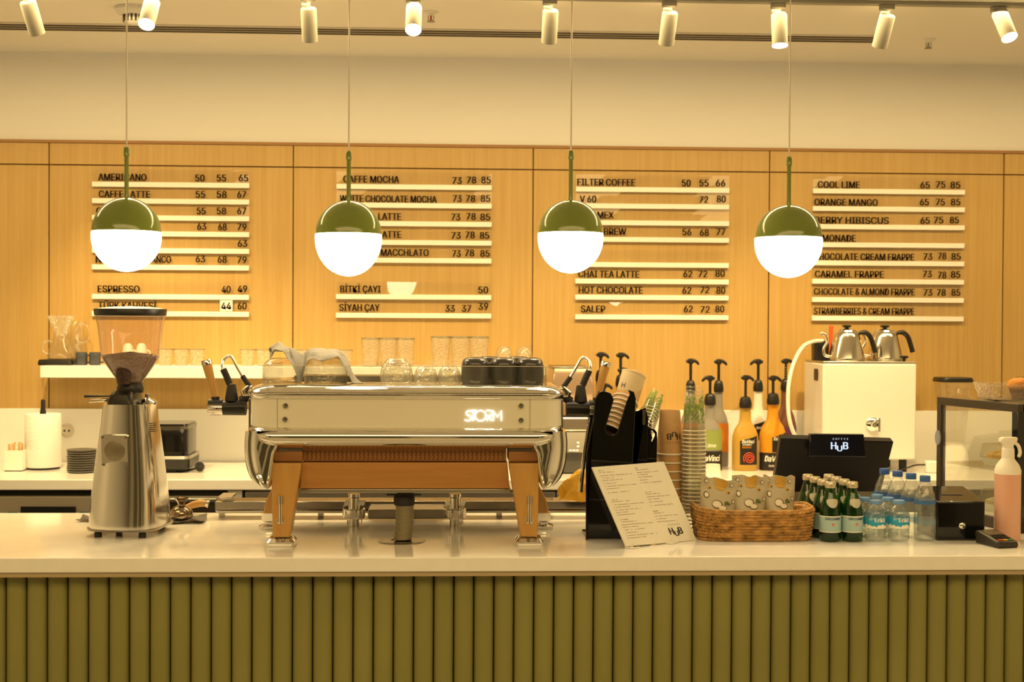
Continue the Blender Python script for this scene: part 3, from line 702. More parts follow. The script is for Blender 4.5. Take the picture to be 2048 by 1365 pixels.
# ---------------- things standing on the cup tray
ZT = CT+ZTR
def on_tray(px, Y): return (at(px, 764, Y).x, Y, ZT)
def cupring(px0, px1, py, Y):
    return (at(px1, py, Y).x-at(px0, py, Y).x)/2
# two big upturned glass servers under a cloth
for px0, px1, pt, Y, lab in ((526, 600, 716, 3.52, 'large upturned glass server at the left end of the cup tray'), (607, 695, 711, 3.50, 'large upturned glass server under the grey cloth on the cup tray')):
    R = cupring(px0, px1, 745, Y); zt = at(600, pt, Y).z-ZT
    s = thing('glass_server', lab, 'glass server', on_tray((px0+px1)/2, Y), 0, 'upturned glass servers')
    MB().lathe([(R*.93, 0), (R*.97, .004), (R, zt*.3), (R*.99, zt*.6), (R*.93, zt*.78), (R*.75, zt*.92), (R*.5, zt*.985), (0, zt)], 40, c0=False, c1=False).build('bowl', RIBG if px0 > 600 else GLASSM, s)
    MB().tube([(R*.94*math.cos(2*PI*k/32), R*.94*math.sin(2*PI*k/32), .002) for k in range(32)], .0022, 6, closed=True).build('rim', RIBG, s)
# small clear cups
for px0, px1, pt, Y, lab in ((760, 826, 718, 3.50, 'upturned clear glass mug on the tray, largest of its three, left'), (827, 875, 733, 3.47, 'small upturned clear glass cup, middle of its three'), (875, 923, 733, 3.47, 'small upturned clear glass cup touching the black cups')):
    R = cupring(px0, px1, 750, Y); zt = at(850, pt, Y).z-ZT
    s = thing('glass_cup', lab, 'glass cup', on_tray((px0+px1)/2, Y), 0, 'clear cups on the machine')
    prof = [(R*.92, 0), (R*.99, zt*.12), (R, zt*.3), (R*.95, zt*.55), (R*.80, zt*.8), (R*.60, zt*.93), (R*.56, zt*.98), (R*.5, zt), (0, zt*.985)]
    MB().lathe(prof, 36, c0=False, c1=False).build('bowl', RIBG, s)
    MB().lathe([(R*.75, .004), (R*.85, zt*.3), (R*.8, zt*.55), (R*.62, zt*.78), (0, zt*.86)], 30, c0=False, c1=False).build('inner_wall', GLASSM, s)
# ribbed charcoal cups, upside down
def dark_cup(label, loc, R, h):
    s = thing('ceramic_cup', label, 'cup', loc, 0, 'charcoal cups on the machine')
    seg = 96; prof = [(.93, 0), (.96, .03), (1, .25), (1, .62), (.985, .74), (.93, .86), (.82, .94), (.68, .975), (.62, .98), (.60, 1.0), (0, .99)]
    rg = []
    for a, b in prof:
        rib = .018 if .1 < b < .7 else 0
        rg.append([((R*a*(1+rib*math.cos(2*PI*i/seg*32)))*math.cos(2*PI*i/seg), (R*a*(1+rib*math.cos(2*PI*i/seg*32)))*math.sin(2*PI*i/seg), b*h) for i in range(seg)])
    MB().loft(rg).build('body', CERAM, s, smooth=50)
    return s
R = cupring(923, 977, 745, 3.46); hh = at(900, 715, 3.46).z-ZT
c1 = dark_cup('ribbed charcoal cup upturned in front row, left of three', on_tray(950, 3.46), R, hh)
dup(c1, on_tray(1007, 3.46), 0, 'ribbed charcoal cup upturned in front row, middle of three')
dup(c1, on_tray(1060, 3.46), 0, 'ribbed charcoal cup upturned in front row, right of three')
dup(c1, on_tray(979, 3.56), 0, 'ribbed charcoal cup in the second row, seen between left and middle front cups')
dup(c1, on_tray(1036, 3.56), 0, 'ribbed charcoal cup in the second row, seen between middle and right front cups')
# cloth thrown over the servers
def cloth(name, path, label, m, th=.002, group=None):
    rows = len(path); n = len(path[0]); mb = MB()
    mb.add([p for r in path for p in r], [(i*n+j, i*n+j+1, (i+1)*n+j+1, (i+1)*n+j) for i in range(rows-1) for j in range(n-1)])
    o = mb.build(name, m, smooth=70); so = o.modifiers.new('solid', 'SOLIDIFY'); so.thickness = th; so.offset = 1
    ss = o.modifiers.new('sub', 'SUBSURF'); ss.levels = 1; ss.render_levels = 1
    return tag(o, label, 'cloth', group)
def A(px, py, Y): return at(px, py, Y)
prof = [(541, 703), (549, 693), (557, 690), (567, 692), (580, 699), (594, 705), (604, 715), (612, 708), (622, 699), (640, 697), (660, 700), (678, 704), (690, 713), (698, 730), (706, 748), (716, 762), (727, 769)]
from mathutils import noise
path = []; NI, NJ = 44, 18
for i in range(NI):
    f = i/(NI-1)*(len(prof)-1); k = min(int(f), len(prof)-2); u = f-k
    px = prof[k][0]*(1-u)+prof[k+1][0]*u; py = prof[k][1]*(1-u)+prof[k+1][1]*u
    row = []; tail = max(0, (i/(NI-1)-.78)/.22)
    for j in range(NJ):
        t = j/(NJ-1); yy = 3.435+.18*t
        front = max(0, 1-t/.42)
        drop = (19+46*math.exp(-((px-602)/12)**2)+6*math.sin(px*.11))*front**1.2*(1-.3*tail)+14*max(0, (t-.5)/.5)**1.4*(1-tail)
        nz = noise.noise(Vector((px*.045, t*3.2, 1.7)))*9+noise.noise(Vector((px*.11, t*7, 5.1)))*5
        p = at(px+noise.noise(Vector((t*4, px*.05, 9)))*6, min(768, py+drop+nz*(1-.85*tail)), yy+.02*noise.noise(Vector((px*.06, t*4, 3)))*(1-tail))
        row.append(p)
    path.append(row)
cloth('cloth', path, 'crumpled light grey cloth draped over the glass servers on the espresso machine', CLOTH)

# ================================================================ COFFEE GRINDER
g0 = gp(257, 1066); YG = 3.56
GX = at(257, 900, YG).x
GR = thing('coffee_grinder', 'polished aluminium coffee grinder with smoky bean hopper, left on the bar', 'coffee grinder', (GX, YG+.02, CT), math.radians(-6))
gz = lambda py: at(257, py, YG).z-CT; gu = YG/F
spec = [(1052, 150, .27, .050), (1040, 150.5, .27, .055), (1005, 147, .255, .055), (960, 138, .235, .052), (910, 126, .215, .048), (870, 115, .20, .045), (840, 106, .19, .042), (815, 101, .185, .04), (808, 99, .183, .04)]
def gring(w, d, z, n=64):
    out = []
    for i in range(n):
        t = 2*PI*i/n; e = .52
        x = math.copysign(abs(math.cos(t))**e, math.cos(t)); yv = math.copysign(abs(math.sin(t))**(e*1.15), math.sin(t))
        out.append((w/2*x, d/2*yv, z))
    return out
rg = [gring(w*gu*.935, d*.75, gz(py)) for py, w, d, r in spec]
MB().loft(rg).build('body', mat('polished aluminium', (.74, .72, .68), .13, 1.), GR, smooth=60)
MB().loft([rrect(141*gu, .205, .05, 8, 0, .004, gz(1056)), rrect(143*gu, .21, .05, 8, 0, .004, gz(1051.5))]).build('base_plate', DKSTEEL, GR)
for sx_ in (-1, 1):
    for yy in (-.075, .08): MB().lathe([(.0095, 0), (.0095, gz(1060)), (.0085, gz(1060)), (.0085, gz(1055))], 16, c=(sx_*44*gu, yy, 0)).build('foot', RUBBER, GR)
zb5 = gz(898); fy = -.0805
pl = MB().loft([rrect(52*gu, 62*gu, .004, 4, 0, 0, -.012), rrect(52*gu, 62*gu, .004, 4, 0, 0, .0015)]).xf(Matrix.Translation((-9*gu, -.0828, zb5)) @ Matrix.Rotation(math.radians(4.8), 4, 'X') @ Matrix.Rotation(PI/2, 4, 'X'))
plate = pl.build('badge_plate', mat('polished aluminium', (.74, .72, .68), .11, 1.), GR)
MB().lathe([(20*gu, 0), (20*gu, .0028), (19*gu, .0036), (0, .0036)], 36).xf(Matrix.Translation((-9*gu, -.0833, zb5)) @ Matrix.Rotation(math.radians(4.8), 4, 'X') @ Matrix.Rotation(PI/2, 4, 'X')).build('badge_disc', mat('satin badge', (.22, .19, .13), .45, .7), GR)
for a, b in ((-23, -27), (23, -27), (-23, 27), (23, 27)):
    MB().lathe([(.0035, 0), (.0035, .003), (0, .0035)], 12).xf(Matrix.Translation((-9*gu, -.0833, zb5)) @ Matrix.Rotation(math.radians(4.8), 4, 'X') @ Matrix.Rotation(PI/2, 4, 'X') @ Matrix.Translation((a*gu, b*gu, .001))).build('screw', DKSTEEL, GR)
ox = -10*gu
MB().loft([rrect(54*gu, .10, .012, 5, ox, 0, gz(813)), rrect(53*gu, .10, .012, 5, ox, 0, gz(808)), rrect(46*gu, .09, .014, 5, ox+1*gu, 0, gz(790)), rrect(40*gu, .07, .014, 5, ox+3*gu, 0, gz(782))]).build('neck', BLACK, GR, smooth=30)
MB().lathe([(25*gu, gz(787)), (26.5*gu, gz(784)), (26.5*gu, gz(776)), (25*gu, gz(772)), (25*gu, gz(768)), (23*gu, gz(766))], 36).build('hopper_collar', BLACK, GR)
MB().box((-3*gu, -26*gu, gz(786)), (8*gu, .004, 5*gu)).build('lock_tab', SPOTW, GR)
hop = [(20*gu, gz(770)), (23*gu, gz(766)), (40*gu, gz(741)), (54*gu, gz(720)), (56*gu, gz(716)), (57*gu, gz(708)), (60*gu, gz(680)), (64*gu, gz(650)), (67.5*gu, gz(632))]
MB().lathe(hop, 48, c0=False, c1=False).build('hopper', TINT, GR, smooth=60)
MB().lathe([(67*gu, gz(632)), (69.5*gu, gz(631)), (70.5*gu, gz(620)), (69.5*gu, gz(618)), (66*gu, gz(618))], 56).build('lid', BLACK, GR, smooth=40)
MB().lathe([(67*gu, gz(619)), (60*gu, gz(616.5)), (40*gu, gz(614)), (0, gz(612.5))], 48, c0=False, c1=False).build('lid_dome', mat('cream lid', (.62, .55, .42), .35), GR)
bn = MB(); rr = [(19*gu, gz(769)), (22*gu, gz(766)), (39*gu, gz(741)), (52.5*gu, gz(720)), (54.5*gu, gz(714)), (46*gu, gz(710)), (30*gu, gz(708)), (12*gu, gz(706)), (0, gz(704.5))]
bn.lathe(rr, 48).fn(lambda v: v+Vector((0, 0, random.uniform(-.0012, .0012))))
bn.build('beans', BEAND, GR, smooth=60)
MB().lathe([(13*gu, gz(768)), (16*gu, gz(748)), (15*gu, gz(730)), (8*gu, gz(723)), (0, gz(722))], 20, c=(-2*gu, -33*gu, 0), sy=.7).build('bean_chute', BEANS, GR)
MB().tube([(-25*gu, 0, gz(793)), (-55*gu, -.02, gz(793.5)), (-85*gu, -.03, gz(793.5))], [.0022, .0024, .0042], 10).build('dosing_lever', BLACK, GR)
MB().tube([(-26*gu, 0, gz(802)), (-52*gu, -.02, gz(801))], .006, 12).tube([(-50*gu, -.024, gz(803)), (-74*gu, -.034, gz(804.5))], .0022, 8).tube([(-50*gu, -.018, gz(799.5)), (-74*gu, -.020, gz(799))], .0022, 8).build('fork_lever', CHROME, GR)
MB().lathe([(20*gu, gz(811)), (20*gu, gz(806)), (15*gu, gz(802)), (8*gu, gz(799)), (5*gu, gz(797)), (5*gu, gz(790)), (0, gz(788.5))], 28, c=(30*gu, .02, 0)).build('burr_dial', CHROME, GR)
m = MB()
for k in range(5): m.box((55*gu+k*.0002, -.02, gz(846+k*4)), (.004, .02, .002))
m.build('side_vent', BLACK, GR)
# grey cloth under the grinder, tamper and brush beside it
def rug(name, cx, cy, w, d, label, m, amp=.006, z0=CT, n=14, seed=1):
    rnd = random.Random(seed); path = []
    ph = [rnd.uniform(0, 6) for _ in range(6)]
    for i in range(n):
        row = []
        for j in range(n):
            a = i/(n-1)-.5; b = j/(n-1)-.5
            zz = z0+.003+amp*(1+math.sin(9*a+ph[0]+4*b)*.6+math.sin(13*b+ph[1]-5*a)*.4)*(1.0)
            row.append((cx+a*w*(1+.1*math.sin(5*b+ph[2])), cy+b*d*(1+.1*math.sin(6*a+ph[3])), zz))
        path.append(row)
    return cloth(name, path, label, m, .0015)
q = gp(372, 1045); rug('cloth', q.x, q.y+.02, .10, .12, 'dark grey cloth crumpled right of the grinder under the tamper', DCLOTH, .005, seed=3)
q = gp(170, 1044); rug('cloth', q.x+.01, q.y+.02, .06, .07, 'grey cloth corner peeking out left of the grinder', DCLOTH, .006, seed=5)
q = gp(363, 1046); TY = q.y+.01; tz = lambda py: at(363, py, TY).z-CT-.0
tm = thing('tamper', 'round dark chrome coffee tamper with flared crown, beside the grinder', 'tamper', (at(363, 1020, TY).x, TY, CT+.012))
MB().lathe([(21*U(TY), 0), (22.5*U(TY), .006), (21*U(TY), .020), (15*U(TY), .029), (9*U(TY), .034)], 32).build('base', mat('dark bronze chrome', (.34, .27, .2), .12, 1.), tm, smooth=60)
MB().lathe([(8*U(TY), .033), (7*U(TY), .038), (9*U(TY), .044), (15*U(TY), .056), (13*U(TY), .052), (0, .049)], 6).build('crown', mat('dark bronze chrome', (.34, .27, .2), .12, 1.), tm, smooth=20)
q = gp(395, 1032); 
br = thing('grouphead_brush', 'wooden handled brush lying behind the tamper', 'brush', (q.x, q.y+.035, CT+.022), 0)
MB().tube([(-.045, 0, -.006), (-.02, 0, .004), (.0, 0, .009), (.018, 0, .008)], [.007, .010, .011, .009], 16).build('handle', BEECH, br)
MB().tube([(.018, 0, .008), (.026, 0, .006)], [.0095, .012], 16).build('ferrule', CHROME, br)
# ================================================================ SHELF ITEMS
def sx_(px, Y=5.26): return at(px, 733, Y).x
YG2 = 5.26
def hgt(px, ptop, Y, base): return at(px, ptop, Y).z-base
# black scale with pour-over carafe
s = thing('brewing_scale', 'flat black coffee scale at the left end of the white shelf', 'scale', (sx_(118), YG2, ZSH))
w = sx_(152)-sx_(84); h = hgt(118, 719, YG2, ZSH)
MB().loft([rrect(w*.96, .12, .006, 3, 0, 0, 0), rrect(w, .125, .008, 3, 0, 0, h*.35), rrect(w*.98, .122, .008, 3, 0, 0, h*.55), rrect(w*.93, .118, .006, 3, 0, 0, h)]).build('body', BLACK, s)
c = thing('coffee_server', 'clear glass pour-over server with glass dripper standing on the black scale', 'coffee server', (sx_(122), YG2, ZSH+h))
k = U(YG2)
MB().lathe([(23*k, 0), (26*k, 3*k), (26*k, 8*k), (22*k, 22*k), (15*k, 38*k), (13*k, 46*k), (15*k, 50*k)], 36, c0=True, c1=False).build('carafe', GLASSM, c)
MB().tube(smoothpath([(-20*k, 0, 10*k), (-33*k, 0, 14*k), (-36*k, 0, 28*k), (-27*k, 0, 36*k), (-17*k, 0, 34*k)], 5), 2.0*k, 8).build('handle', RIBG, c)
seg = 48
rg = []
for r_, z_ in ((10, 46), (12, 54), (17, 68), (24, 84), (25, 86)):
    rg.append([((r_*k*(1+.07*math.cos(24*2*PI*i/seg)))*math.cos(2*PI*i/seg), (r_*k*(1+.07*math.cos(24*2*PI*i/seg)))*math.sin(2*PI*i/seg), z_*k) for i in range(seg)])
MB().loft(rg, c0=False, c1=False).build('dripper', RIBG, c)
c = thing('coffee_server', 'second clear glass server with round handle, just behind the first', 'coffee server', (sx_(146), YG2+.06, ZSH))
MB().lathe([(18*k, 0), (20*k, 4*k), (19*k, 30*k), (13*k, 60*k), (13*k, 75*k), (17*k, 86*k)], 30, c0=True, c1=False).build('carafe', GLASSM, c)
MB().tube([(10*k+14*k*math.sin(2*PI*i/20), .0, 62*k+19*k*math.cos(2*PI*i/20)) for i in range(20)], 1.4*k, 8, closed=True).build('handle', RIBG, c)
# dark mugs
def mug(label, px, px0, px1, pt, Y, m=MUGM, hs=1):
    R = (sx_(px1, Y)-sx_(px0, Y))/2; hh = hgt(px, pt, Y, ZSH)
    s = thing('mug', label, 'mug', (sx_(px, Y), Y, ZSH), 0, 'dark mugs on the shelf')
    MB().lathe([(R*.85, 0), (R, hh*.1), (R, hh*.85), (R*.93, hh), (R*.88, hh), (R*.9, hh*.2), (0, hh*.12)], 32, c1=False).build('body', m, s)
    MB().tube(smoothpath([(hs*R*.97, 0, hh*.2), (hs*R*1.55, 0, hh*.3), (hs*R*1.6, 0, hh*.65), (hs*R*.97, 0, hh*.82)], 6), R*.16, 10).build('handle', m, s)
mug('dark blue grey mug on the shelf, left of its pair', 163, 151, 175, 705, 5.24)
mug('dark blue grey mug on the shelf, right one touching the grinder hopper', 190, 181, 204, 705, 5.24)
# white cups behind the hopper
for px, lab in ((256, 'white cup on the shelf seen through the hopper, left of two'), (283, 'white cup on the shelf seen through the hopper, right of two')):
    R = 11*k; s = thing('white_cup', lab, 'cup', (sx_(px), YG2, ZSH), 0, 'white cups behind the hopper')
    hh = hgt(px, 687, YG2, ZSH)
    MB().lathe([(R*.98, 0), (R, .004), (R*.97, hh*.6), (R*.75, hh*.9), (R*.4, hh), (0, hh)], 28).build('bowl', RAILM, s)
    MB().tube(smoothpath([(R*.95, 0, hh*.2), (R*1.5, 0, hh*.3), (R*1.45, 0, hh*.62), (R*.9, 0, hh*.68)], 5), R*.13, 8).build('handle', RAILM, s)
# faceted tumblers
def tumbler_proto(R, hh, name, label, group, loc):
    s = thing(name, label, 'glass', loc, 0, group); seg = 48; rg = []
    for a, b in ((.80, 0), (.84, .02), (.86, .10), (.90, .3), (.94, .5), (.97, .7), (.99, .88), (1., .9), (1., 1.)):
        fac = .05 if b < .88 else 0
        rg.append([((R*a*(1-fac*abs(math.sin(8*PI*i/seg*1.0+b*2)))*math.cos(2*PI*i/seg)), (R*a*(1-fac*abs(math.sin(8*PI*i/seg+b*2)))*math.sin(2*PI*i/seg)), b*hh) for i in range(seg)])
    MB().loft(rg, c0=True, c1=False).build('wall', RIBG, s, smooth=25)
    MB().lathe([(R*.80, .001), (R*.82, hh*.07), (0, hh*.09)], 24).build('thick_base', GLASSM, s)
    MB().lathe([(R*1.0, hh*.93), (R*1.012, hh*.96), (R*1.0, hh*1.0), (R*.96, hh*1.0)], 40, c0=False, c1=False).build('rim', glass('glass rim', (.75, .73, .62), .22, (.45, .43, .34), .8, .05, .1) if 'glass rim' not in MATS else MATS['glass rim'], s)
    return s
k = U(5.22)
R = 18.5*k; hh = hgt(776, 676, 5.22, ZSH)
tg = tumbler_proto(R, hh, 'tall_tumbler', 'tall patterned glass tumbler, left one in the left trio on the shelf', 'tall tumblers on the shelf', (sx_(741, 5.22), 5.22, ZSH))
for px, Y, sc_, lab in ((776, 5.22, 1, 'tall patterned glass tumbler, middle one in the left trio on the shelf'), (811, 5.22, 1, 'tall patterned glass tumbler, right one in the left trio on the shelf')):
    dup(tg, (sx_(px, Y), Y, ZSH), 0, lab)
for px, lab in ((881, 'tallest glass tumbler, left one in the right trio behind the clear cups'), (920, 'tallest glass tumbler, middle one in the right trio behind the charcoal cups'), (958, 'tallest glass tumbler, right one in the right trio behind the charcoal cups')):
    o = dup(tg, (sx_(px, 5.20), 5.20, ZSH), 0, lab); o.scale = (1.06, 1.06, 1.07)
sm = None
for px, Y, lab in ((331, 5.25, 'short glass tumbler right of the hopper, left of three'), (363, 5.25, 'short glass tumbler right of the hopper, middle of three'), (394, 5.25, 'short glass tumbler right of the hopper, right of three'),
                   (495, 5.25, 'short glass tumbler behind the left steam pipe, left one'), (527, 5.25, 'short glass tumbler behind the left steam pipe, right one'),
                   (601, 5.25, 'short glass tumbler behind the grey cloth, left one'), (633, 5.25, 'short glass tumbler hidden half by the grey cloth, middle one'), (690, 5.25, 'short glass tumbler right of the grey cloth')):
    loc = (sx_(px, Y), Y, ZSH); R = 15.5*U(Y); hh = hgt(px, 698, Y, ZSH)
    if sm is None: sm = tumbler_proto(R, hh, 'short_tumbler', lab, 'short tumblers on the shelf', loc)
    else: dup(sm, loc, 0, lab)
cg = None
for px, lab in ((1008, 'upturned clear glass cup on the shelf above the middle charcoal cup'), (1048, 'upturned clear glass cup at the right end of the shelf')):
    Y = 5.24; R = 17*U(Y); hh = hgt(px, 692, Y, ZSH)
    if cg is None:
        cg = thing('shelf_glass_cup', lab, 'glass cup', (sx_(px, Y), Y, ZSH), 0, 'upturned glass cups on the shelf')
        MB().lathe([(R*.95, 0), (R, hh*.2), (R*.98, hh*.6), (R*.85, hh*.85), (R*.5, hh*.97), (0, hh)], 32, c0=False, c1=False).build('bowl', RIBG, cg)
        MB().lathe([(R*.8, .002), (R*.8, hh*.5), (R*.4, hh*.8), (0, hh*.83)], 24, c0=False, c1=False).build('inner_wall', GLASSM, cg)
    else: dup(cg, (sx_(px, Y), Y, ZSH), 0, lab)

# ================================================================ BACK WORKTOP, LEFT
def bk(px, Y): return at(px, 930, Y).x
def bz(px, py, Y): return at(px, py, Y).z-CT
Y = 5.12; k = U(Y)
s = thing('paper_towel_roll', 'white paper towel roll on a black upright holder, back worktop left', 'paper towel', (bk(86, Y), Y, CT))
hb_, ht_ = bz(86, 936, Y), bz(86, 828, Y)
hb_ = max(hb_, .004)
MB().lathe([(31*k, 0), (32*k, .002), (31*k, hb_+.004), (0, hb_+.004)], 36).build('holder_base', BLACK, s)
MB().lathe([(8*k, hb_+.004), (33.5*k, hb_+.004), (34.5*k, hb_+.008), (34.5*k, ht_-.004), (33.5*k, ht_), (8*k, ht_)], 44, c0=False, c1=False).build('roll', TOWEL, s)
MB().lathe([(6*k, ht_-.05), (6*k, ht_+.002), (5*k, ht_+8*k), (4.2*k, ht_+12*k), (4.2*k, ht_+25*k), (3*k, ht_+28*k), (0, ht_+28.5*k)], 20).build('holder_post', BLACK, s)
Y = 5.06; k = U(Y)
s = thing('stirrer_box', 'small open white box of wooden stirrers, left edge of the back worktop', 'box', (bk(32, Y), Y, CT))
h = bz(32, 900, Y); m = MB(); w = 17*k
for (a, b, c, d) in ((-w, w, -w, -w+.003), (-w, w, w-.003, w), (-w, -w+.003, -w+.003, w-.003), (w-.003, w, -w+.003, w-.003)): m.bb(a, b, c, d, 0, h)
m.bb(-w, w, -w, w, 0, .003); m.build('box_body', RAILM, s)
m = MB(); rnd = random.Random(4)
STW = mat('birch stirrer', (.72, .50, .24), .6)
for i in range(9):
    MB().box((0, 0, .0), (.006, .002, .085)).xf(Matrix.Translation((-.022+i*.0052, rnd.uniform(-.015, .015), .055+rnd.uniform(0, .008))) @ Matrix.Rotation(rnd.uniform(-.18, .18), 4, 'Y')).build('stirrer', STW, s)
def socket(name, label, px, py, Y, r, cat='wall socket'):
    p = at(px, py, Y)
    s = thing(name, label, cat, p, 0)
    R = Matrix.Rotation(PI/2, 4, 'X')
    MB().lathe([(r, 0), (r, .004), (r*.9, .009), (r*.72, .009), (r*.68, .004), (0, .004)], 36).xf(R).build('ring', CHROME, s)
    m = MB().lathe([(r*.14, .004), (r*.14, .0055), (0, .0055)], 12, c=(-r*.3, 0, 0)).lathe([(r*.14, .004), (r*.14, .0055), (0, .0055)], 12, c=(r*.3, 0, 0)).xf(R)
    m.build('contact_hole', BLACK, s)
    return s
socket('wall_socket', 'round chrome power socket in the white splashback right of the paper towels', 134, 862, YW-.036, .029)
# stack of saucers
Y = 5.0; k = U(Y); pz = bz(164, 942, Y); tp = bz(164, 899, Y); n = 10; dz_ = tp/n
pl0 = None
for i in range(n):
    where = 'lowest plate' if i == 0 else ('topmost plate' if i == n-1 else ordinal(i+1)+' plate from the bottom')
    lab = 'dark grey stoneware saucer, '+where+' of the stack'
    loc = (bk(164, Y)+random.uniform(-.0012, .0012), Y+random.uniform(-.001, .001), CT+.0005+i*dz_)
    if pl0 is None:
        R = 29*k
        o = MB().lathe([(R*.72, 0), (R*.95, dz_*.35), (R, dz_*.75), (R*1.0, dz_*.95), (R*.96, dz_*.95), (R*.68, dz_*.45), (0, dz_*.42)], 40).build('saucer', PLATEM, loc=loc)
        pl0 = o
    else:
        o = pl0.copy(); COL.objects.link(o); o.location = loc
    tag(o, lab, 'plate', 'stack of dark saucers')
# black appliance behind the grinder
Y = 5.08; k = U(Y)
s = thing('contact_toaster', 'black electric toaster with silver trim on the back worktop behind the grinder', 'toaster', (bk(343, Y), Y, CT))
w = 84*k
MB().loft([rrect(w*.9, .2, .02, 5, 0, 0, .008), rrect(w*1.06, .22, .03, 5, 0, 0, .016), rrect(w*1.1, .23, .03, 5, 0, 0, bz(343, 913, Y))]).build('base', BLACK, s)
MB().loft([rrect(w*1.10, .23, .03, 5, 0, 0, bz(343, 913, Y)), rrect(w*1.08, .225, .03, 5, 0, 0, bz(343, 907, Y))]).build('trim_band', STEEL, s)
MB().loft([rrect(w*.98, .21, .03, 5, 0, 0, bz(343, 906, Y)), rrect(w*.98, .21, .03, 5, 0, 0, bz(343, 852, Y)), rrect(w*.95, .20, .03, 5, 0, 0, bz(343, 845, Y))]).build('body', GLOSSB, s, smooth=50)
MB().loft([rrect(w*.99, .212, .03, 5, 0, 0, bz(343, 855, Y)), rrect(w*.985, .211, .03, 5, 0, 0, bz(343, 849, Y))]).build('top_trim', DKSTEEL, s)
for a in (-.035, .035):
    for b in (-.06, .06): MB().lathe([(.008, 0), (.008, .009)], 12, c=(a, b, 0)).build('foot', RUBBER, s)
Y = 5.0
s = thing('power_plug', 'black power plug with loose cable lying right of the toaster', 'power plug', (bk(400, Y), Y, CT+.020))
MB().lathe([(.008, -.02), (.016, -.012), (.018, .004), (.017, .012), (0, .013)], 20).xf(Matrix.Rotation(math.radians(75), 4, 'X')).build('plug_body', BLACK, s)
MB().tube([(-.006, -.012, .004), (-.006, -.03, .006)], .0022, 8).build('pin', CHROME, s); MB().tube([(.006, -.012, .0), (.006, -.03, .002)], .0022, 8).build('pin', CHROME, s)
MB().tube(smoothpath([(-.0, .018, -.004), (-.02, .03, -.010), (-.05, .05, -.016), (-.08, .1, -.016)], 5), .0032, 8).build('cable', BLACK, s)

# ================================================================ BACK WORKTOP, RIGHT
# coffee brewer with smoky lid behind the right steam station
Y = 4.95; k = U(Y)
bx0, bx1 = bk(1104, Y), bk(1192, Y); cxm = (bx0+bx1)/2
s = thing('filter_brewer', 'steel coffee brewer with smoky clear hood and button panel, behind the cup dispenser', 'coffee brewer', (cxm, Y, CT))
bzz = lambda py: bz(1148, py, Y); w = bx1-bx0
MB().bb(-w*.46, w*.46, .0, .30, .004, bzz(905)).build('lower_body', mat('brewer grey', (.10, .095, .085), .4, .3), s, bevel=.004)
ctl = MB().loft([[(-w*.47, -.012, bzz(905)), (w*.47, -.012, bzz(905)), (w*.47, .30, bzz(905)), (-w*.47, .30, bzz(905))], [(-w*.47, .02, bzz(866)), (w*.47, .02, bzz(866)), (w*.47, .30, bzz(866)), (-w*.47, .30, bzz(866))]])
cp = ctl.build('control_panel', STEEL, s)
for i, (px, py) in enumerate(((1156, 887), (1156, 894), (1140, 902), (1147, 902), (1154, 902))):
    MB().lathe([(.005, 0), (.005, .003), (.003, .004), (0, .004)], 14).xf(Matrix.Translation((bk(px, Y)-cxm, -.006+.026*(905-py)/39*1.2-.004, bzz(py))) @ Matrix.Rotation(PI/2-.5, 4, 'X')).build('button', CHROME, cp)
MB().bb(-w*.47, w*.47, .03, .30, bzz(866), bzz(835)).build('upper_body', STEEL, s, bevel=.01)
hood = MB().loft([[(-w*.48, .03, bzz(834)), (w*.50, .03, bzz(834)), (w*.50, .3, bzz(834)), (-w*.48, .3, bzz(834))], [(-w*.48, .04, bzz(760)), (w*.46, .04, bzz(760)), (w*.46, .3, bzz(760)), (-w*.48, .3, bzz(760))],
    [(-w*.46, .07, bzz(736)), (w*.36, .07, bzz(736)), (w*.36, .3, bzz(736)), (-w*.46, .3, bzz(736))]])
hood.build('hood', mat('smoky brown hood', (.34, .24, .17), .12, .25), s, bevel=.008)
MB().bb(-w*.47, w*.37, .068, .3, bzz(742), bzz(735)).build('hood_top', DKSTEEL, s, bevel=.003)

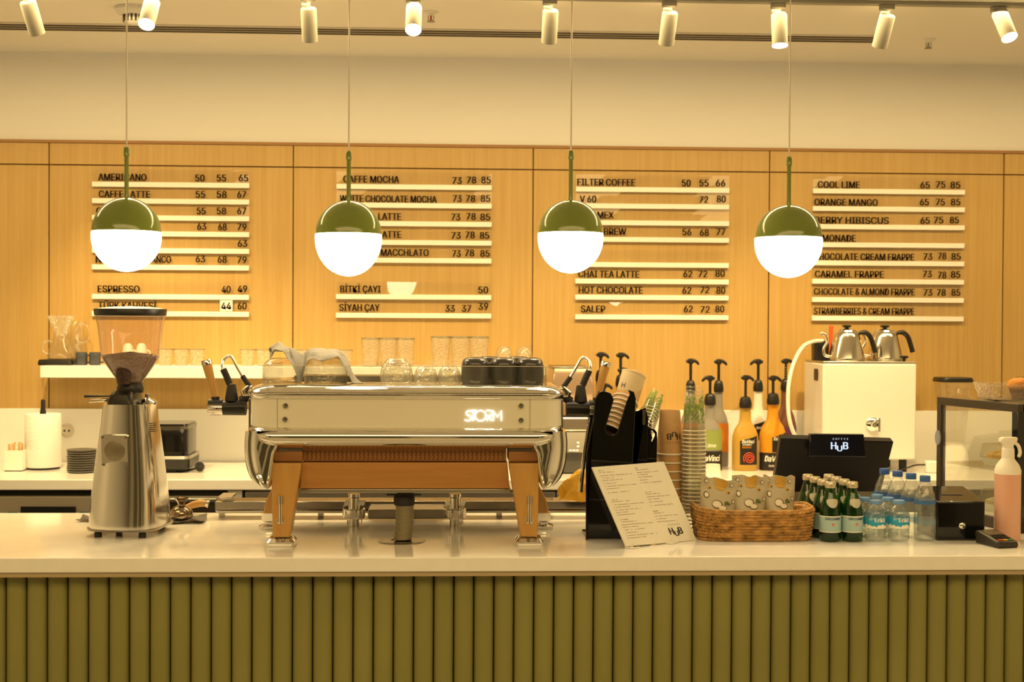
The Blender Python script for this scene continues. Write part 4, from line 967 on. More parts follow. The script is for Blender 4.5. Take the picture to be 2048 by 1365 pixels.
# syrup and sauce bottles with pumps
def syrup(label, px, pbase, pneck, ppump, wpx, Y, m, spout=1, sleeve=None, decor=None, conical=False, ribbed=False):
    k = U(Y); base = CT
    zz = lambda py: at(px, py, Y).z-CT
    s = thing('syrup_bottle', label, 'bottle', (bk(px, Y), Y, CT), 0, 'pump bottles on the back worktop')
    R = wpx*k/2; hn = zz(pneck)
    prof = [(R*.92, 0), (R, .006), (R, hn*.50), (R*.97, hn*.56), (R*.80, hn*.66), (R*.52, hn*.745), (R*.44, hn*.79), (R*.41, hn*.9), (R*.41, hn)]
    if conical: prof = [(R*.92, 0), (R, .006), (R, hn*.60), (R*.93, hn*.66), (R*.62, hn*.73), (R*.52, hn*.78), (R*.5, hn)]
    body = MB().lathe(prof, 40, sy=.72).build('bottle_body', m, s, smooth=50)
    if decor: decor(body, R, R*.72, hn)
    MB().lathe([(R*.46, hn-.002), (R*.48, hn+6*k), (R*.42, hn+15*k), (R*.34, hn+20*k), (5*k, hn+22*k)], 24).build('collar', BLACK, s)
    hp = zz(ppump)
    st = MB()
    pts = [(0, 0, hn+20*k), (0, 0, hp-6*k)]
    if ribbed:
        n = 14; pts = [(0, 0, hn+20*k+(hp-6*k-hn-20*k)*i/(n-1)) for i in range(n)]
        st.tube(pts, [3.2*k if i % 2 else 2.2*k for i in range(n)], 12)
    else: st.tube(pts, 2.9*k, 12)
    st.build('pump_stem', BLACK, s)
    MB().tube([(-9*k*spout, 0, hp-3*k), (0, 0, hp), (8*k*spout, 0, hp-1*k), (14*k*spout, 0, hp-5*k), (16*k*spout, 0, hp-9*k)], [3*k, 4.2*k, 3.6*k, 2.8*k, 2.2*k], 12).lathe([(5.5*k, hp-7*k), (6*k, hp), (5*k, hp+3*k), (0, hp+3.4*k)], 20).build('pump_head', BLACK, s)
    return s
LBLK = mat('label black', (.015, .012, .010), .4); LWHT = mat('label white', (.85, .83, .76), .5); LRED = mat('label red', (.75, .08, .03), .5); LORG = mat('label orange', (.60, .20, .015), .5)
LGRN = mat('label green', (.24, .30, .08), .5); LGRY = mat('label grey', (.40, .40, .36), .5)
def curved(rx, ry, x0, x1, z0, z1, n=10, slant=0.):
    m = MB()
    rows = []
    for z, sl in ((z0, 0), (z1, slant)):
        rows.append([(rx*math.sin(a), -ry*math.cos(a), z+sl*(i/n)) for i in range(n+1) for a in [x0+(x1-x0)*i/n]])
    m.add(rows[0]+rows[1], [(i, i+1, n+2+i, n+1+i) for i in range(n)])
    return m
def ell_text(mb, body, R, Ry, x, z, h, w, mi=0, shear=.2, bold=.03):
    k = len(mb.v); vs, fs, tw = text_geo(body, 0, shear); s = w/tw
    for bo in (-.04*h, 0, .04*h): mb.add([(R*math.sin((x+bo+a*s)/R), -Ry*math.cos((x+bo+a*s)/R), z+b*h) for a, b in vs], fs, mi)
def decor_mango(body, R, Ry, hn):
    a, b = R+.0006, Ry+.0006
    lab = curved(a, b, -.55, .92, hn*.10, hn*.475, 12, .02).build('front_label', LBLK, body)
    m = MB(); ell_text(m, 'DaVinci', a+.0005, b+.0005, -R*.40, hn*.44, .013, R*1.0, 0, .25)
    ell_text(m, 'GOURMET', a+.0005, b+.0005, -R*.36, hn*.405, .006, R*.75, 0, 0)
    m.build('brand_lettering', LWHT, lab)
    m = MB(); ell_text(m, 'MANGO', a+.0005, b+.0005, -R*.38, hn*.36, .008, R*.7, 0, .1); m.build('flavour_lettering', LORG, lab)
    m = MB(); N = 70
    for rad, w in ((.020, .0035),):
        pts = []
        for i in range(N):
            t = i/(N-1); aa = t*2*PI*2.6; rr_ = .003+.020*t
            x = R*.18+rr_*math.cos(aa); z = hn*.205+rr_*math.sin(aa)
            pts.append(((a+.001)*math.sin(x/a), -(b+.001)*math.cos(x/a), z))
        m.tube(pts, .0018, 6)
    m.build('swirl_emblem', LRED, lab)
def decor_band(top_lab=None):
    def f(body, R, Ry, hn):
        a, b = R+.0008, Ry+.0008
        lab = curved(a, b, -1.5, 1.5, hn*.005, hn*.30, 16).build('brand_sleeve', LBLK, body)
        m = MB(); ell_text(m, 'DaVinci', a+.0006, b+.0006, -R*.80, hn*.15, .022, R*1.6, 0, .25)
        ell_text(m, 'FLAVOURS', a+.0006, b+.0006, -R*.45, hn*.07, .008, R*.9, 0, 0)
        m.build('brand_lettering', LWHT, lab)
        if top_lab is not None:
            curved(a, b, -1.1, 1.1, hn*.32, hn*.62, 12).build('fruit_label', top_lab, body)
            if top_lab is LGRN: 
                m = MB(); ell_text(m, 'Lime', a+.0006, b+.0006, -R*.5, hn*.36, .014, R*.9, 0, .2); m.build('fruit_lettering', LWHT, body)
    return f
def decor_side(body, R, Ry, hn):
    a, b = R+.0006, Ry+.0006
    lab = curved(a, b, -.2, 1.2, hn*.28, hn*.50, 10, .02).build('front_label', LBLK, body)
    m = MB(); ell_text(m, 'DaVinci', a+.0005, b+.0005, -R*.1, hn*.46, .012, R*.9, 0, .25); m.build('brand_lettering', LWHT, lab)
    lab2 = curved(a, b, -1.5, 1.5, 0.002, hn*.27, 16).build('brand_sleeve', LBLK, body)
    m = MB(); ell_text(m, 'DaVinci', a+.0006, b+.0006, -R*.80, hn*.14, .022, R*1.6, 0, .25); ell_text(m, 'FLAVOURS', a+.0006, b+.0006, -R*.45, hn*.06, .008, R*.9); m.build('brand_lettering', LWHT, lab2)
def decor_orange(body, R, Ry, hn):
    curved(R+.0006, Ry+.0006, -1.2, 1.2, hn*.20, hn*.58, 14).build('fruit_label', LORG, body)
def decor_small(body, R, Ry, hn):
    a, b = R+.0006, Ry+.0006
    lab = curved(a, b, -.5, 1.2, hn*.35, hn*.56, 10, .02).build('front_label', LBLK, body)
    m = MB(); ell_text(m, 'DaVinci', a+.0005, b+.0005, -R*.3, hn*.50, .010, R*.9, 0, .25); m.build('brand_lettering', LWHT, lab)
GREYB = mat('grey plastic bottle', (.24, .225, .20), .35); GOLDB = mat('mango sauce bottle', (.46, .28, .045), .3); WHTB = mat('white sauce bottle', (.80, .78, .70), .3)
AMBB = mat('amber sauce bottle', (.62, .27, .015), .28); BRNB = mat('chocolate sauce bottle', (.16, .065, .03), .3); PURL = mat('purple label', (.12, .03, .09), .4)
def decor_choc(body, R, Ry, hn):
    curved(R+.0006, Ry+.0006, -1.3, 1.3, hn*.20, hn*.52, 14).build('front_label', PURL, body)
syrup('gold mango sauce bottle with black pump and red swirl label, in front row', 1490, 938, 815, 754, 53, 5.08, GOLDB, 1, decor=decor_mango, ribbed=True)
syrup('amber orange sauce bottle with black pump, touching the tablet till', 1545, 938, 808, 755, 54, 5.09, AMBB, 1, decor=decor_side)
syrup('grey syrup bottle with green fruit label, front one of the grey pair', 1419, 938, 809, 755, 50, 5.08, GREYB, -1, decor=decor_band(LGRN))
syrup('grey syrup bottle with orange label, taller rear one of the grey pair', 1436, 925, 783, 722, 42, 5.22, GREYB, 1, decor=decor_orange)
syrup('white sauce bottle with black pump in the rear row', 1515, 925, 782, 722, 42, 5.22, WHTB, -1, decor=decor_small)
syrup('brown chocolate sauce bottle with ribbed black pump, beside the white hose', 1570, 925, 780, 721, 44, 5.22, BRNB, 1, decor=decor_choc, ribbed=True)
syrup('syrup bottle whose pump rises above the clear cup tower', 1380, 925, 783, 721, 42, 5.20, GREYB, 1, decor=decor_orange)
syrup('syrup bottle behind the cup dispenser, pump beside the wooden lever', 1200, 930, 762, 708, 44, 5.22, BRNB, 1)
syrup('syrup bottle behind the kraft cups, tallest pump with nozzle to the right', 1240, 925, 772, 709, 44, 5.26, AMBB, 1, decor=decor_orange)
syrup('syrup bottle behind the kraft cups, lower pump peeking over the dispenser', 1243, 930, 800, 739, 44, 5.12, AMBB, 1)
syrup('syrup bottle hidden behind the dispenser, short pump over its top edge', 1207, 935, 830, 770, 44, 5.05, BRNB, 1)

# small white cup between clear cups and basket
Y = 4.85; k = U(Y)
s = thing('paper_cup', 'small white paper cup upturned beside the coconut pouches, back worktop', 'cup', (bk(1426, Y), Y, CT))
h = bz(1426, 929, Y)
MB().lathe([(17*k, 0), (17.5*k, .003), (16.5*k, .005), (14*k, h), (0, h-.001)], 32).build('cup_wall', CARD, s)

# white water boiler with steel top
Y = 5.0; k = U(Y)
bx0 = at(1645, 850, Y).x; bx1 = at(1832, 850, Y).x; cxm = (bx0+bx1)/2; w = bx1-bx0
zb_ = at(1740, 920, Y).z-CT; zt_ = at(1740, 728, Y).z-CT
s = thing('water_boiler', 'tall white box water boiler with steel top carrying two kettles', 'water boiler', (cxm, Y, CT))
WB = mat('white enamel box', (.84, .82, .76), .3)
MB().bb(-w/2, w/2, 0, .27, zb_, zt_).build('housing', WB, s, bevel=.006)
MB().bb(-w/2+.002, w/2-.002, .003, .268, zt_, zt_+.008).build('top_plate', STEEL, s, bevel=.002)
MB().loft([rrect(.014, .05, .006, 4, 0, 0, 0), rrect(.014, .05, .006, 4, 0, 0, .003)]).xf(Matrix.Translation((-w/2-.0005, .09, zt_-.045)) @ Matrix.Rotation(-PI/2, 4, 'Y') @ Matrix.Scale(3.2, 4, (1, 0, 0))).build('side_grip', BLACK, s)
for a in (-w*.4, w*.4):
    for b in (.04, .23): MB().lathe([(.015, 0), (.015, zb_)], 14, c=(a, b, 0)).build('foot', BLACK, s)
tp_ = MB().lathe([(.026, 0), (.026, .006), (.020, .012), (.012, .016), (.010, .03), (0, .03)], 28).xf(Matrix.Translation((at(1745, 850, Y).x-cxm, 0, at(1745, 849, Y).z-CT)) @ Matrix.Rotation(PI/2, 4, 'X'))
tp_.box((at(1752, 850, Y).x-cxm, -.034, at(1745, 849, Y).z-CT), (.008, .012, .05)); tp_.build('tap', CHROME, s)
MB().lathe([(.006, 0), (.006, .01), (.016, .014), (.017, .02), (.006, .022), (0, .022)], 20, c=(at(1808, 720, Y+.05).x-cxm, .05, zt_+.008)).build('lid_knob', BLACK, s)
ZB = CT+zt_+.008
# gooseneck kettles
def kettle(label, px, Yk, proto=None):
    loc = (at(px, 720, Yk).x, Yk, ZB)
    if proto: return dup(proto, loc, 0, label)
    k = U(Yk); s = thing('gooseneck_kettle', label, 'kettle', loc, 0, 'steel kettles on the boiler')
    h = at(px, 662, Yk).z-ZB
    prof = [(35*k, 0), (36.5*k, .004), (36*k, .012), (33*k, h*.35), (27*k, h*.78), (24*k, h*.9), (21*k, h*.97)]
    MB().lathe(prof, 44).build('body', STEEL if False else mat('kettle steel', (.66, .62, .54), .16, 1.), s, smooth=60)
    MB().lathe([(21*k, h*.96), (19*k, h*1.02), (8*k, h*1.06), (6*k, h*1.07)], 36).build('lid', CHROME, s)
    MB().lathe([(4*k, h*1.06), (4*k, h*1.10), (9*k, h*1.13), (9.5*k, h*1.18), (0, h*1.2)], 20).build('lid_knob', BLACK, s)
    MB().tube(smoothpath([(-30*k, 0, h*.14), (-44*k, 0, h*.18), (-47*k, 0, h*.40), (-40*k, 0, h*.62), (-42*k, 0, h*.82), (-50*k, 0, h*.92), (-54*k, 0, h*.88)], 5), [3.6*k]*6+[3.0*k]*25, 10).build('spout', CHROME, s)
    pth = smoothpath([(22*k, 0, h*.86), (30*k, 0, h*.94), (40*k, 0, h*.93), (49*k, 0, h*.78), (56*k, 0, h*.45), (59*k, 0, h*.28)], 6)
    MB().tube(pth, [2.5*k+2.6*k*min(1, i/10) for i in range(len(pth))], 12).build('handle', BLACK, s)
    return s
k1_ = kettle('steel gooseneck kettle on the boiler, left of the pair', 1693, 5.08)
kettle('steel gooseneck kettle on the boiler, right of the pair', 1769, 5.19, k1_)
Yk = 5.15; k = U(Yk)
s = thing('hand_grinder', 'small black coffee jar standing left of the kettles on the boiler', 'jar', (at(1640, 720, Yk).x, Yk, ZB))
h = at(1640, 682, Yk).z-ZB
MB().loft([rrect(29*k, 29*k, 5*k, 5, 0, 0, 0), rrect(30*k, 30*k, 5*k, 5, 0, 0, h*.8), rrect(28*k, 28*k, 5*k, 5, 0, 0, h)]).build('jar_body', BLACK, s)
s = tag(MB().loft([rrect(.012, .012, .003, 3, 0, 0, 0), rrect(.016, .012, .003, 3, .004, 0, at(1663, 652, 5.2).z-ZB)]).build('red_thermometer', mat('red plastic', (.6, .10, .03), .4), loc=(at(1663, 700, 5.2).x, 5.22, ZB)), 'thin red stick standing behind the left kettle spout', 'thermometer')
# white hose looping down beside the boiler
hp = [at(1645, 682, 5.13), at(1625, 684, 5.10), at(1605, 695, 5.06), at(1588, 725, 5.02), at(1578, 765, 4.98), at(1576, 810, 4.96), at(1580, 845, 4.95), at(1590, 872, 4.95), at(1602, 890, 4.96), at(1618, 910, 4.97)]
o = tag(MB().tube(smoothpath(hp, 6), .0075, 12).build('water_hose', mat('white hose', (.80, .77, .68), .4), smooth=60), 'white flexible hose curving down left of the white boiler', 'hose')
# blender jars with dark lids behind the pastry case
for px0, px1, lab in ((1870, 1938, 'clear blender jar with black lid right of the boiler'), (2035, 2100, 'blender jar with black lid cut by the right edge of view')):
    Y = 5.15; k = U(Y); s = thing('blender_jar', lab, 'blender jar', (bk((px0+px1)/2, Y), Y, CT), 0, 'blender jars')
    z0 = bz(1900, 905, Y); zt_ = bz(1900, 764, Y); R = (px1-px0)/2*k
    MB().loft([rrect(1.7*R, 1.7*R, .02, 5, 0, 0, 0), rrect(1.6*R, 1.6*R, .03, 5, 0, 0, .06), rrect(1.0*R, 1.0*R, .02, 5, 0, 0, .10)]).build('motor_base', SHELFW, s)
    MB().loft([rrect(1.2*R, 1.2*R, .02, 5, 0, 0, .10), rrect(1.9*R, 1.9*R, .03, 5, 0, 0, zt_)], c0=False, c1=False).build('jar', GLASSM, s)
    MB().loft([rrect(2*R, 2*R, .03, 5, 0, 0, zt_), rrect(2.02*R, 2.02*R, .03, 5, 0, 0, zt_+5*k), rrect(1.9*R, 1.9*R, .03, 5, 0, 0, zt_+9*k)]).build('jar_lid', BLACK, s)
p = at(1862, 918, 5.0)
s = thing('plug_adapter', 'white plug adapter with black cable on the back worktop right of the boiler', 'plug', (p.x, 5.0, CT))
MB().bb(-.022, .022, -.018, .018, 0, .045).build('adapter_body', SHELFW, s, bevel=.006)
MB().tube(smoothpath([(-.022, 0, .03), (-.06, .0, .028), (-.09, .0, .018), (-.12, .02, .006)], 6), .003, 8).build('cable', BLACK, s)

# ================================================================ FRONT BAR, RIGHT HALF
# yellow cloth on the steam wand / drip tray
YY = 3.78; rnd = random.Random(11)
c0 = at(1160, 965, YY); mb = MB(); rows = []
n1, n2 = 26, 28
for i in range(n1):
    t = i/(n1-1); row = []
    py = 941+58*t; pc = 1166-12*t; half = [6, 20, 26, 30, 33][min(4, int(t*4.99))]
    half = 7+26*min(1, t*2.2)**.8
    cc = at(pc, py, YY)
    for j in range(n2):
        a = 2*PI*j/n2
        rr_ = half*U(YY)*(1+.16*math.sin(5*a+7*t)+.10*math.sin(9*a-11*t)+.06*math.sin(14*a+3*t))
        row.append((cc.x+rr_*math.cos(a), YY+.6*rr_*math.sin(a), cc.z+.004*math.sin(3*a+9*t)))
    rows.append(row)
mb.loft(rows); o = mb.build('cloth', YCLOTH, smooth=70); tag(o, 'bright yellow cloth bunched round the right steam wand', 'cloth')

# black cup dispenser with three slanted bays
q = gp(1171, 1082); YD = q.y; XD = q.x
D = thing('cup_dispenser', 'glossy black three-bay cup dispenser right of the espresso machine', 'cup dispenser', (XD, YD, CT))
zq = lambda py, Y=YD: at(1200, py, Y).z-CT
dq = lambda px, py, Y: Vector((at(px, py, Y).x-XD, Y-YD, at(px, py, Y).z-CT))
def slab(poly, th, name, par, m=GLOSSB, d=None):
    """poly of 3d points, thickened along its normal d"""
    n = len(poly); d = d or Vector((0, th, 0))
    return MB().loft([poly, [p+d for p in poly]]).build(name, m, par, bevel=.0015)
# left side wall runs back from the near edge
Y2 = YD+.15
slab([dq(1171, 1081, YD), dq(1171, 905, YD), dq(1196, 782, YD+.03), Vector((dq(1196, 782, YD+.03).x+.02, .15, zq(800))), Vector((.04, .15, 0))], .004, 'side_wall', D, d=Vector((.004, 0, 0)))
def bay(x0, x1, xs0, xs1, top, slot_bot, low, tiltx, Y, name, dy):
    """front plate with a U shaped slot, in pixels at depth Y"""
    cx = (xs0+xs1)/2; rr_ = (xs1-xs0)/2
    pts = [(x0, low), (x0+tiltx*.35, top+14), (x0+tiltx*.4+5, top+2), (x0+tiltx*.4+14, top-2), (xs0+tiltx*.42-6, top+3), (xs0+tiltx*.42, top+16)]
    for k in range(9):
        a = PI*k/8
        pts.append((cx-rr_*math.cos(a), slot_bot-14+14*math.sin(a)))
    pts += [(xs1+tiltx*.42, top+18), (xs1+tiltx*.42+6, top+5), (x1+tiltx*.25-16, top-4), (x1+tiltx*.25-4, top), (x1+tiltx*.25, top+14), (x1, low)]
    return slab([dq(a, b, Y) for a, b in pts], .004, name, D, d=Vector((0, .005, 0)))
bay(1176, 1262, 1211, 1237, 784, 871, 1000, 40, YD+.015, 'front_plate', 0)
bay(1262, 1292, 1268, 1272, 822, 889, 1000, 18, YD+.06, 'middle_plate', 0)
bay(1290, 1312, 1301, 1303, 860, 900, 1000, 10, YD+.09, 'rear_plate', 0)
slab([dq(1176, 1000, YD+.02), dq(1312, 1000, YD+.02), dq(1290, 1078, YD+.02), dq(1173, 1078, YD+.02)], .004, 'lower_panel', D, d=Vector((0, .006, 0)))
MB().bb(.005, .17, .03, .15, 0, .006).build('base_plate', GLOSSB, D)
slab([dq(1258, 905, YD+.02), dq(1262, 800, YD+.02), Vector((dq(1262, 800, YD+.02).x+.015, .15, zq(800))), Vector((dq(1258, 905, YD).x+.01, .15, zq(1000)))], .003, 'divider', D, d=Vector((.003, 0, 0)))
MB().bb(.02, .19, .145, .15, .006, zq(830)).build('back_panel', GLOSSB, D)
MB().bb(dq(1285, 850, YD+.03).x, dq(1291, 850, YD+.03).x, .03, .034, zq(852), zq(822)).build('clip', DKSTEEL, D)

# paper cups
def kraft_cup(R, h, label, loc, group, name='paper_cup', upside=False):
    """standing on its rim (upside down) or mouth up; origin at the mouth end"""
    s = thing(name, label, 'paper cup', loc, 0, group)
    MB().lathe([(R*.985, 0), (R*.95, h*.15), (R*.70, h*.985), (R*.66, h), (R*.60, h*.99), (R*.60, h*.94), (0, h*.94)], 40, c0=False, c1=False).build('cup_wall', KRAFT, s, smooth=50)
    MB().tube([(R*math.cos(2*PI*i/40), R*math.sin(2*PI*i/40), .0022) for i in range(40)], .0024, 8, closed=True).build('rolled_rim', RIMP, s, smooth=60)
    return s
# upturned kraft tower, the top one with the printed mark
YK = 3.60; kk = U(YK)
qx_ = at(1339, 1000, YK).x
zc = lambda py: at(1339, py, YK).z
R = 28.5*kk; hcup = zc(820)-zc(909); step = (zc(909)-zc(1011))/6.0
n = int((zc(909)-CT-.002)/step)
base0 = None; zbot = zc(909)-n*step
for i in range(n+1):
    z = zc(909)-i*step
    where = 'topmost cup of the upturned tower' if i == 0 else ordinal(i+1)+' from the top of the upturned tower'
    lab = 'kraft paper cup, '+where
    if base0 is None: base0 = kraft_cup(R, hcup, lab, (qx_, YK, z), 'upturned kraft cup tower')
    else: o = dup(base0, (qx_, YK, z), None, lab)
topc = base0
# printed mark, upside down like its cup
m = MB(); hub(m, 0, 0, .016)
Rm = R*.84; cz = zc(866)-zc(909)
m.fn(lambda v: (lambda x, z: (Rm*math.sin(x/Rm)*(1-.17*(z/.06)), -(R*(.95-.26*((cz+z)/hcup-.15)/.83)+.0012)*math.cos(x/Rm), cz+z))(-v.x+0.006, -v.z))
pm = m.build('printed_mark', PRINT, topc, smooth=0)
MB().lathe([(R*.67, hcup-.0015), (R*.675, hcup-.008), (R*.72, hcup-.010)], 40, c0=False, c1=False).build('white_band', RIMP, topc)
# slanted kraft stack lying in the dispenser slot
A0 = at(1222, 866, YD+.07); A1 = at(1256, 790, YD+.13); ax = (A1-A0); L = ax.length; ax.normalize()
R2 = 27*U(YD+.07); h2 = .092; tilt = Vector((0, 0, 1)).rotation_difference(ax)
first = None; nst = 8
for i in range(nst):
    p = A0+ax*(L*i/(nst-1)*.80)
    where = ['lowest', 'second lowest', 'third lowest', 'fourth lowest', 'fifth lowest', 'third from the top', 'second from the top', 'topmost'][i]
    lab = 'slanted kraft cup in the black dispenser slot, '+where+' of its stack'
    if first is None:
        first = kraft_cup(R2, h2, lab, p, 'kraft cups slanted in the dispenser'); first.rotation_mode = 'XYZ'; first.rotation_euler = tilt.to_euler()
    else: dup(first, p, None, lab)
p = at(1246, 812, YD+.12); 
ic = thing('paper_cup', 'pale cream paper cup with print, leaning at the top of the dispenser stack', 'paper cup', p)
dirv = (at(1268, 748, YD+.14)-p); Li = dirv.length; ic.rotation_euler = Vector((0, 0, 1)).rotation_difference(dirv.normalized()).to_euler()
R3 = 25*U(YD+.12)
MB().lathe([(R3*.78, 0), (R3*.82, .01), (R3*1.0, Li-.004), (R3*1.03, Li-.003), (R3*1.03, Li), (R3*.97, Li), (R3*.8, .02), (0, .02)], 36, c1=False).build('cup_wall', mat('cream cup', (.70, .56, .34), .7), ic)
m = MB(); put_text(m, 'H', -.004, Li*.45, .014, wrap=(R3*.93, R3*.93)); m.xf(Matrix.Rotation(-.75, 4, 'Z')); m.build('printed_letter', PRINT, ic, smooth=0)

# clear plastic cups: tall tower, and the slanted stack in the dispenser
GPR = mat('green cup print', (.20, .34, .03), .5)
def plastic_cup(R, h, label, loc, group, printed=True):
    s = thing('plastic_cup', label, 'plastic cup', loc, 0, group)
    MB().lathe([(R, 0), (R*.985, .003), (R*.93, h*.2), (R*.70, h), ], 40, c0=False, c1=False).build('cup_wall', PLCUP, s, smooth=60)
    MB().lathe([(R*.985, 0), (R*1.03, .0012), (R*.985, .0032)], 40, c0=False, c1=False).build('rim', mat('plastic rim', (.72, .66, .48), .3), s)
    if printed:
        m = MB(); rnd = random.Random(3)
        for i in range(44):
            a = rnd.uniform(0, 2*PI); z = h*rnd.uniform(.42, .74); rr_ = R*(1-.30*z/h)+.0005; w = rnd.uniform(.004, .010)/rr_; hh_ = rnd.uniform(.004, .012)
            m.add([(rr_*math.cos(a-w/2), rr_*math.sin(a-w/2), z), (rr_*math.cos(a+w/2), rr_*math.sin(a+w/2), z), (rr_*.985*math.cos(a+w*.2), rr_*.985*math.sin(a+w*.2), z+hh_)], [(0, 1, 2)])
        m.build('leaf_print', GPR, s, smooth=0)
    return s
YP = 3.56; kp = U(YP); px_ = at(1387, 1000, YP).x
zp = lambda py: at(1387, py, YP).z
Rp = 24.5*kp; hp_ = zp(773)-zp(862); stp = (zp(862)-zp(912))/6.5
n = int((zp(862)-CT-.003)/stp); pc0 = None
for i in range(n+1):
    z = zp(862)-i*stp
    lab = 'clear plastic cup, '+('topmost' if i == 0 else ordinal(i+1)+' from the top')+' of the tall upturned tower'
    if pc0 is None:
        pc0 = plastic_cup(Rp, hp_, lab, (px_, YP, z), 'tall tower of clear cups')
        MB().lathe([(Rp*.70, hp_), (Rp*.66, hp_-.002), (0, hp_-.004)], 36, c0=False, c1=False).build('cup_base', PLCUP, pc0)
    elif i < 4: dup(pc0, (px_, YP, z), random.uniform(0, 6), lab)
    else:
        if i == 4: plain = plastic_cup(Rp, hp_, lab, (px_, YP, z), 'tall tower of clear cups', False)
        else: dup(plain, (px_, YP, z), None, lab)
A0 = at(1287, 862, YD+.12); A1 = at(1300, 826, YD+.16); ax = (A1-A0); L = ax.length; ax.normalize(); tilt = Vector((0, 0, 1)).rotation_difference(ax).to_euler()
pf = None
for i in range(7):
    p = A0+ax*(L*i/6)
    lab = 'leaning clear cup with green print, '+['lowest', 'second', 'third', 'fourth', 'fifth', 'sixth', 'topmost'][i]+(' of its stack' if i in (0, 6) else ' from the bottom of its stack')+' in the dispenser'
    if pf is None: pf = plastic_cup(20*U(YD+.12), .075, lab, p, 'clear cups slanted in the dispenser', True); pf.rotation_euler = tilt
    else: dup(pf, p, None, lab)

# slanted menu card on a clear stand
C = [gp(1252, 1098), gp(1393, 1081)]
bl = Vector((C[0].x, C[0].y, CT+.0055)); brv = Vector((C[1].x, C[1].y, CT+.0055))
def on_plane(px, py, o, n):
    d = ray(px, py); return CAMP+d*((o-CAMP).dot(n)/d.dot(n))
ux = (brv-bl).normalized(); lean = Vector((-ux.y, ux.x, 0))*.42+Vector((0, 0, 1)); nrm = ux.cross(lean).normalized()
tl = on_plane(1184, 935, bl, nrm); trv = on_plane(1328, 924, bl, nrm); br_ = on_plane(1393, 1081, bl, nrm)
K = thing('menu_card', 'slanted white menu card in small print with the shop mark, before the black dispenser', 'menu card', bl)
P0 = [Vector((0, 0, 0)), br_-bl, trv-bl, tl-bl]
MB().loft([P0, [p-(nrm if nrm.y < 0 else -nrm)*.004 for p in P0]]).build('card', CARD, K, bevel=.0006)
nf = nrm if nrm.y < 0 else -nrm
m = MB(); rnd = random.Random(9)
def cardpt(u, v): # u 0..1 left to right, v 0..1 top to bottom
    a = P0[3]*(1-v)+P0[0]*v; b = P0[2]*(1-v)+P0[1]*v
    return a*(1-u)+b*u+nf*.0008
def cline(u0, u1, v, t=.0045):
    n_ = int((u1-u0)*60)
    # a row of tiny letter strokes
    for i in range(n_):
        if rnd.random() < .16: continue
        a = u0+(u1-u0)*i/n_; b = a+(u1-u0)/n_*.72
        m.add([cardpt(a, v), cardpt(b, v), cardpt(b, v+t), cardpt(a, v+t)], [(0, 1, 2, 3)])
v = .05
for blk, (rows, u) in enumerate((([.22, .36, .66, .34, .52, .30, .70, .50], .06),)):
    pass
left = [(.05, .2), (.075, .5), (.115, .98), (.145, .45), (.175, .62), (.215, .38), (.25, .98), (.28, .42), (.33, .7), (.42, .22), (.445, .56), (.485, .98), (.515, .5), (.55, .8), (.58, .46), (.61, .6), (.67, .28), (.70, .52), (.735, .98), (.765, .5), (.80, .66), (.835, .44), (.87, .98), (.90, .6)]
for vv, l in left: cline(.06, .06+.44*l, vv, .0075 if l < .3 else .0055)
right = [(.05, .12), (.075, .5), (.11, .9), (.14, .4), (.17, .6), (.205, .35), (.24, .8), (.36, .34), (.385, .56), (.42, .9), (.45, .45), (.485, .6), (.53, .9), (.60, .2), (.625, .4), (.665, .9), (.70, .4), (.735, .8)]
for vv, l in right: cline(.56, .56+.36*l, vv, .0075 if l < .25 else .0055)
m.build('small_print', mat('grey print', (.16, .12, .07), .6), K, smooth=0)
m = MB(); hub(m, 0, 0, .0175)
uxv = (cardpt(1, .85)-cardpt(0, .85)).normalized(); uyv = (cardpt(.5, .5)-cardpt(.5, .9)).normalized(); oc = cardpt(.76, .905)
m.fn(lambda v_: oc+uxv*v_.x+uyv*v_.z+nf*.0004); m.build('shop_mark', PRINT, K, smooth=0)
st = thing('card_stand', 'clear plastic easel holding the menu card', 'display stand', (bl.x, bl.y, CT))
mid = (brv-bl)
for t in (.08, .62):
    b0 = mid*t
    MB().box((0, 0, 0), (.006, .10, .010)).xf(Matrix.Translation((b0.x, b0.y+.052, .005))).box((b0.x, b0.y+.052, .04), (.006, .006, .07)).tube(smoothpath([(b0.x-.018, b0.y-.004, .002), (b0.x, b0.y-.014, .002), (b0.x+.018, b0.y-.002, .002)], 5), .002, 8).build('easel_foot', mat('milky acrylic', (.80, .76, .66), .2), st)

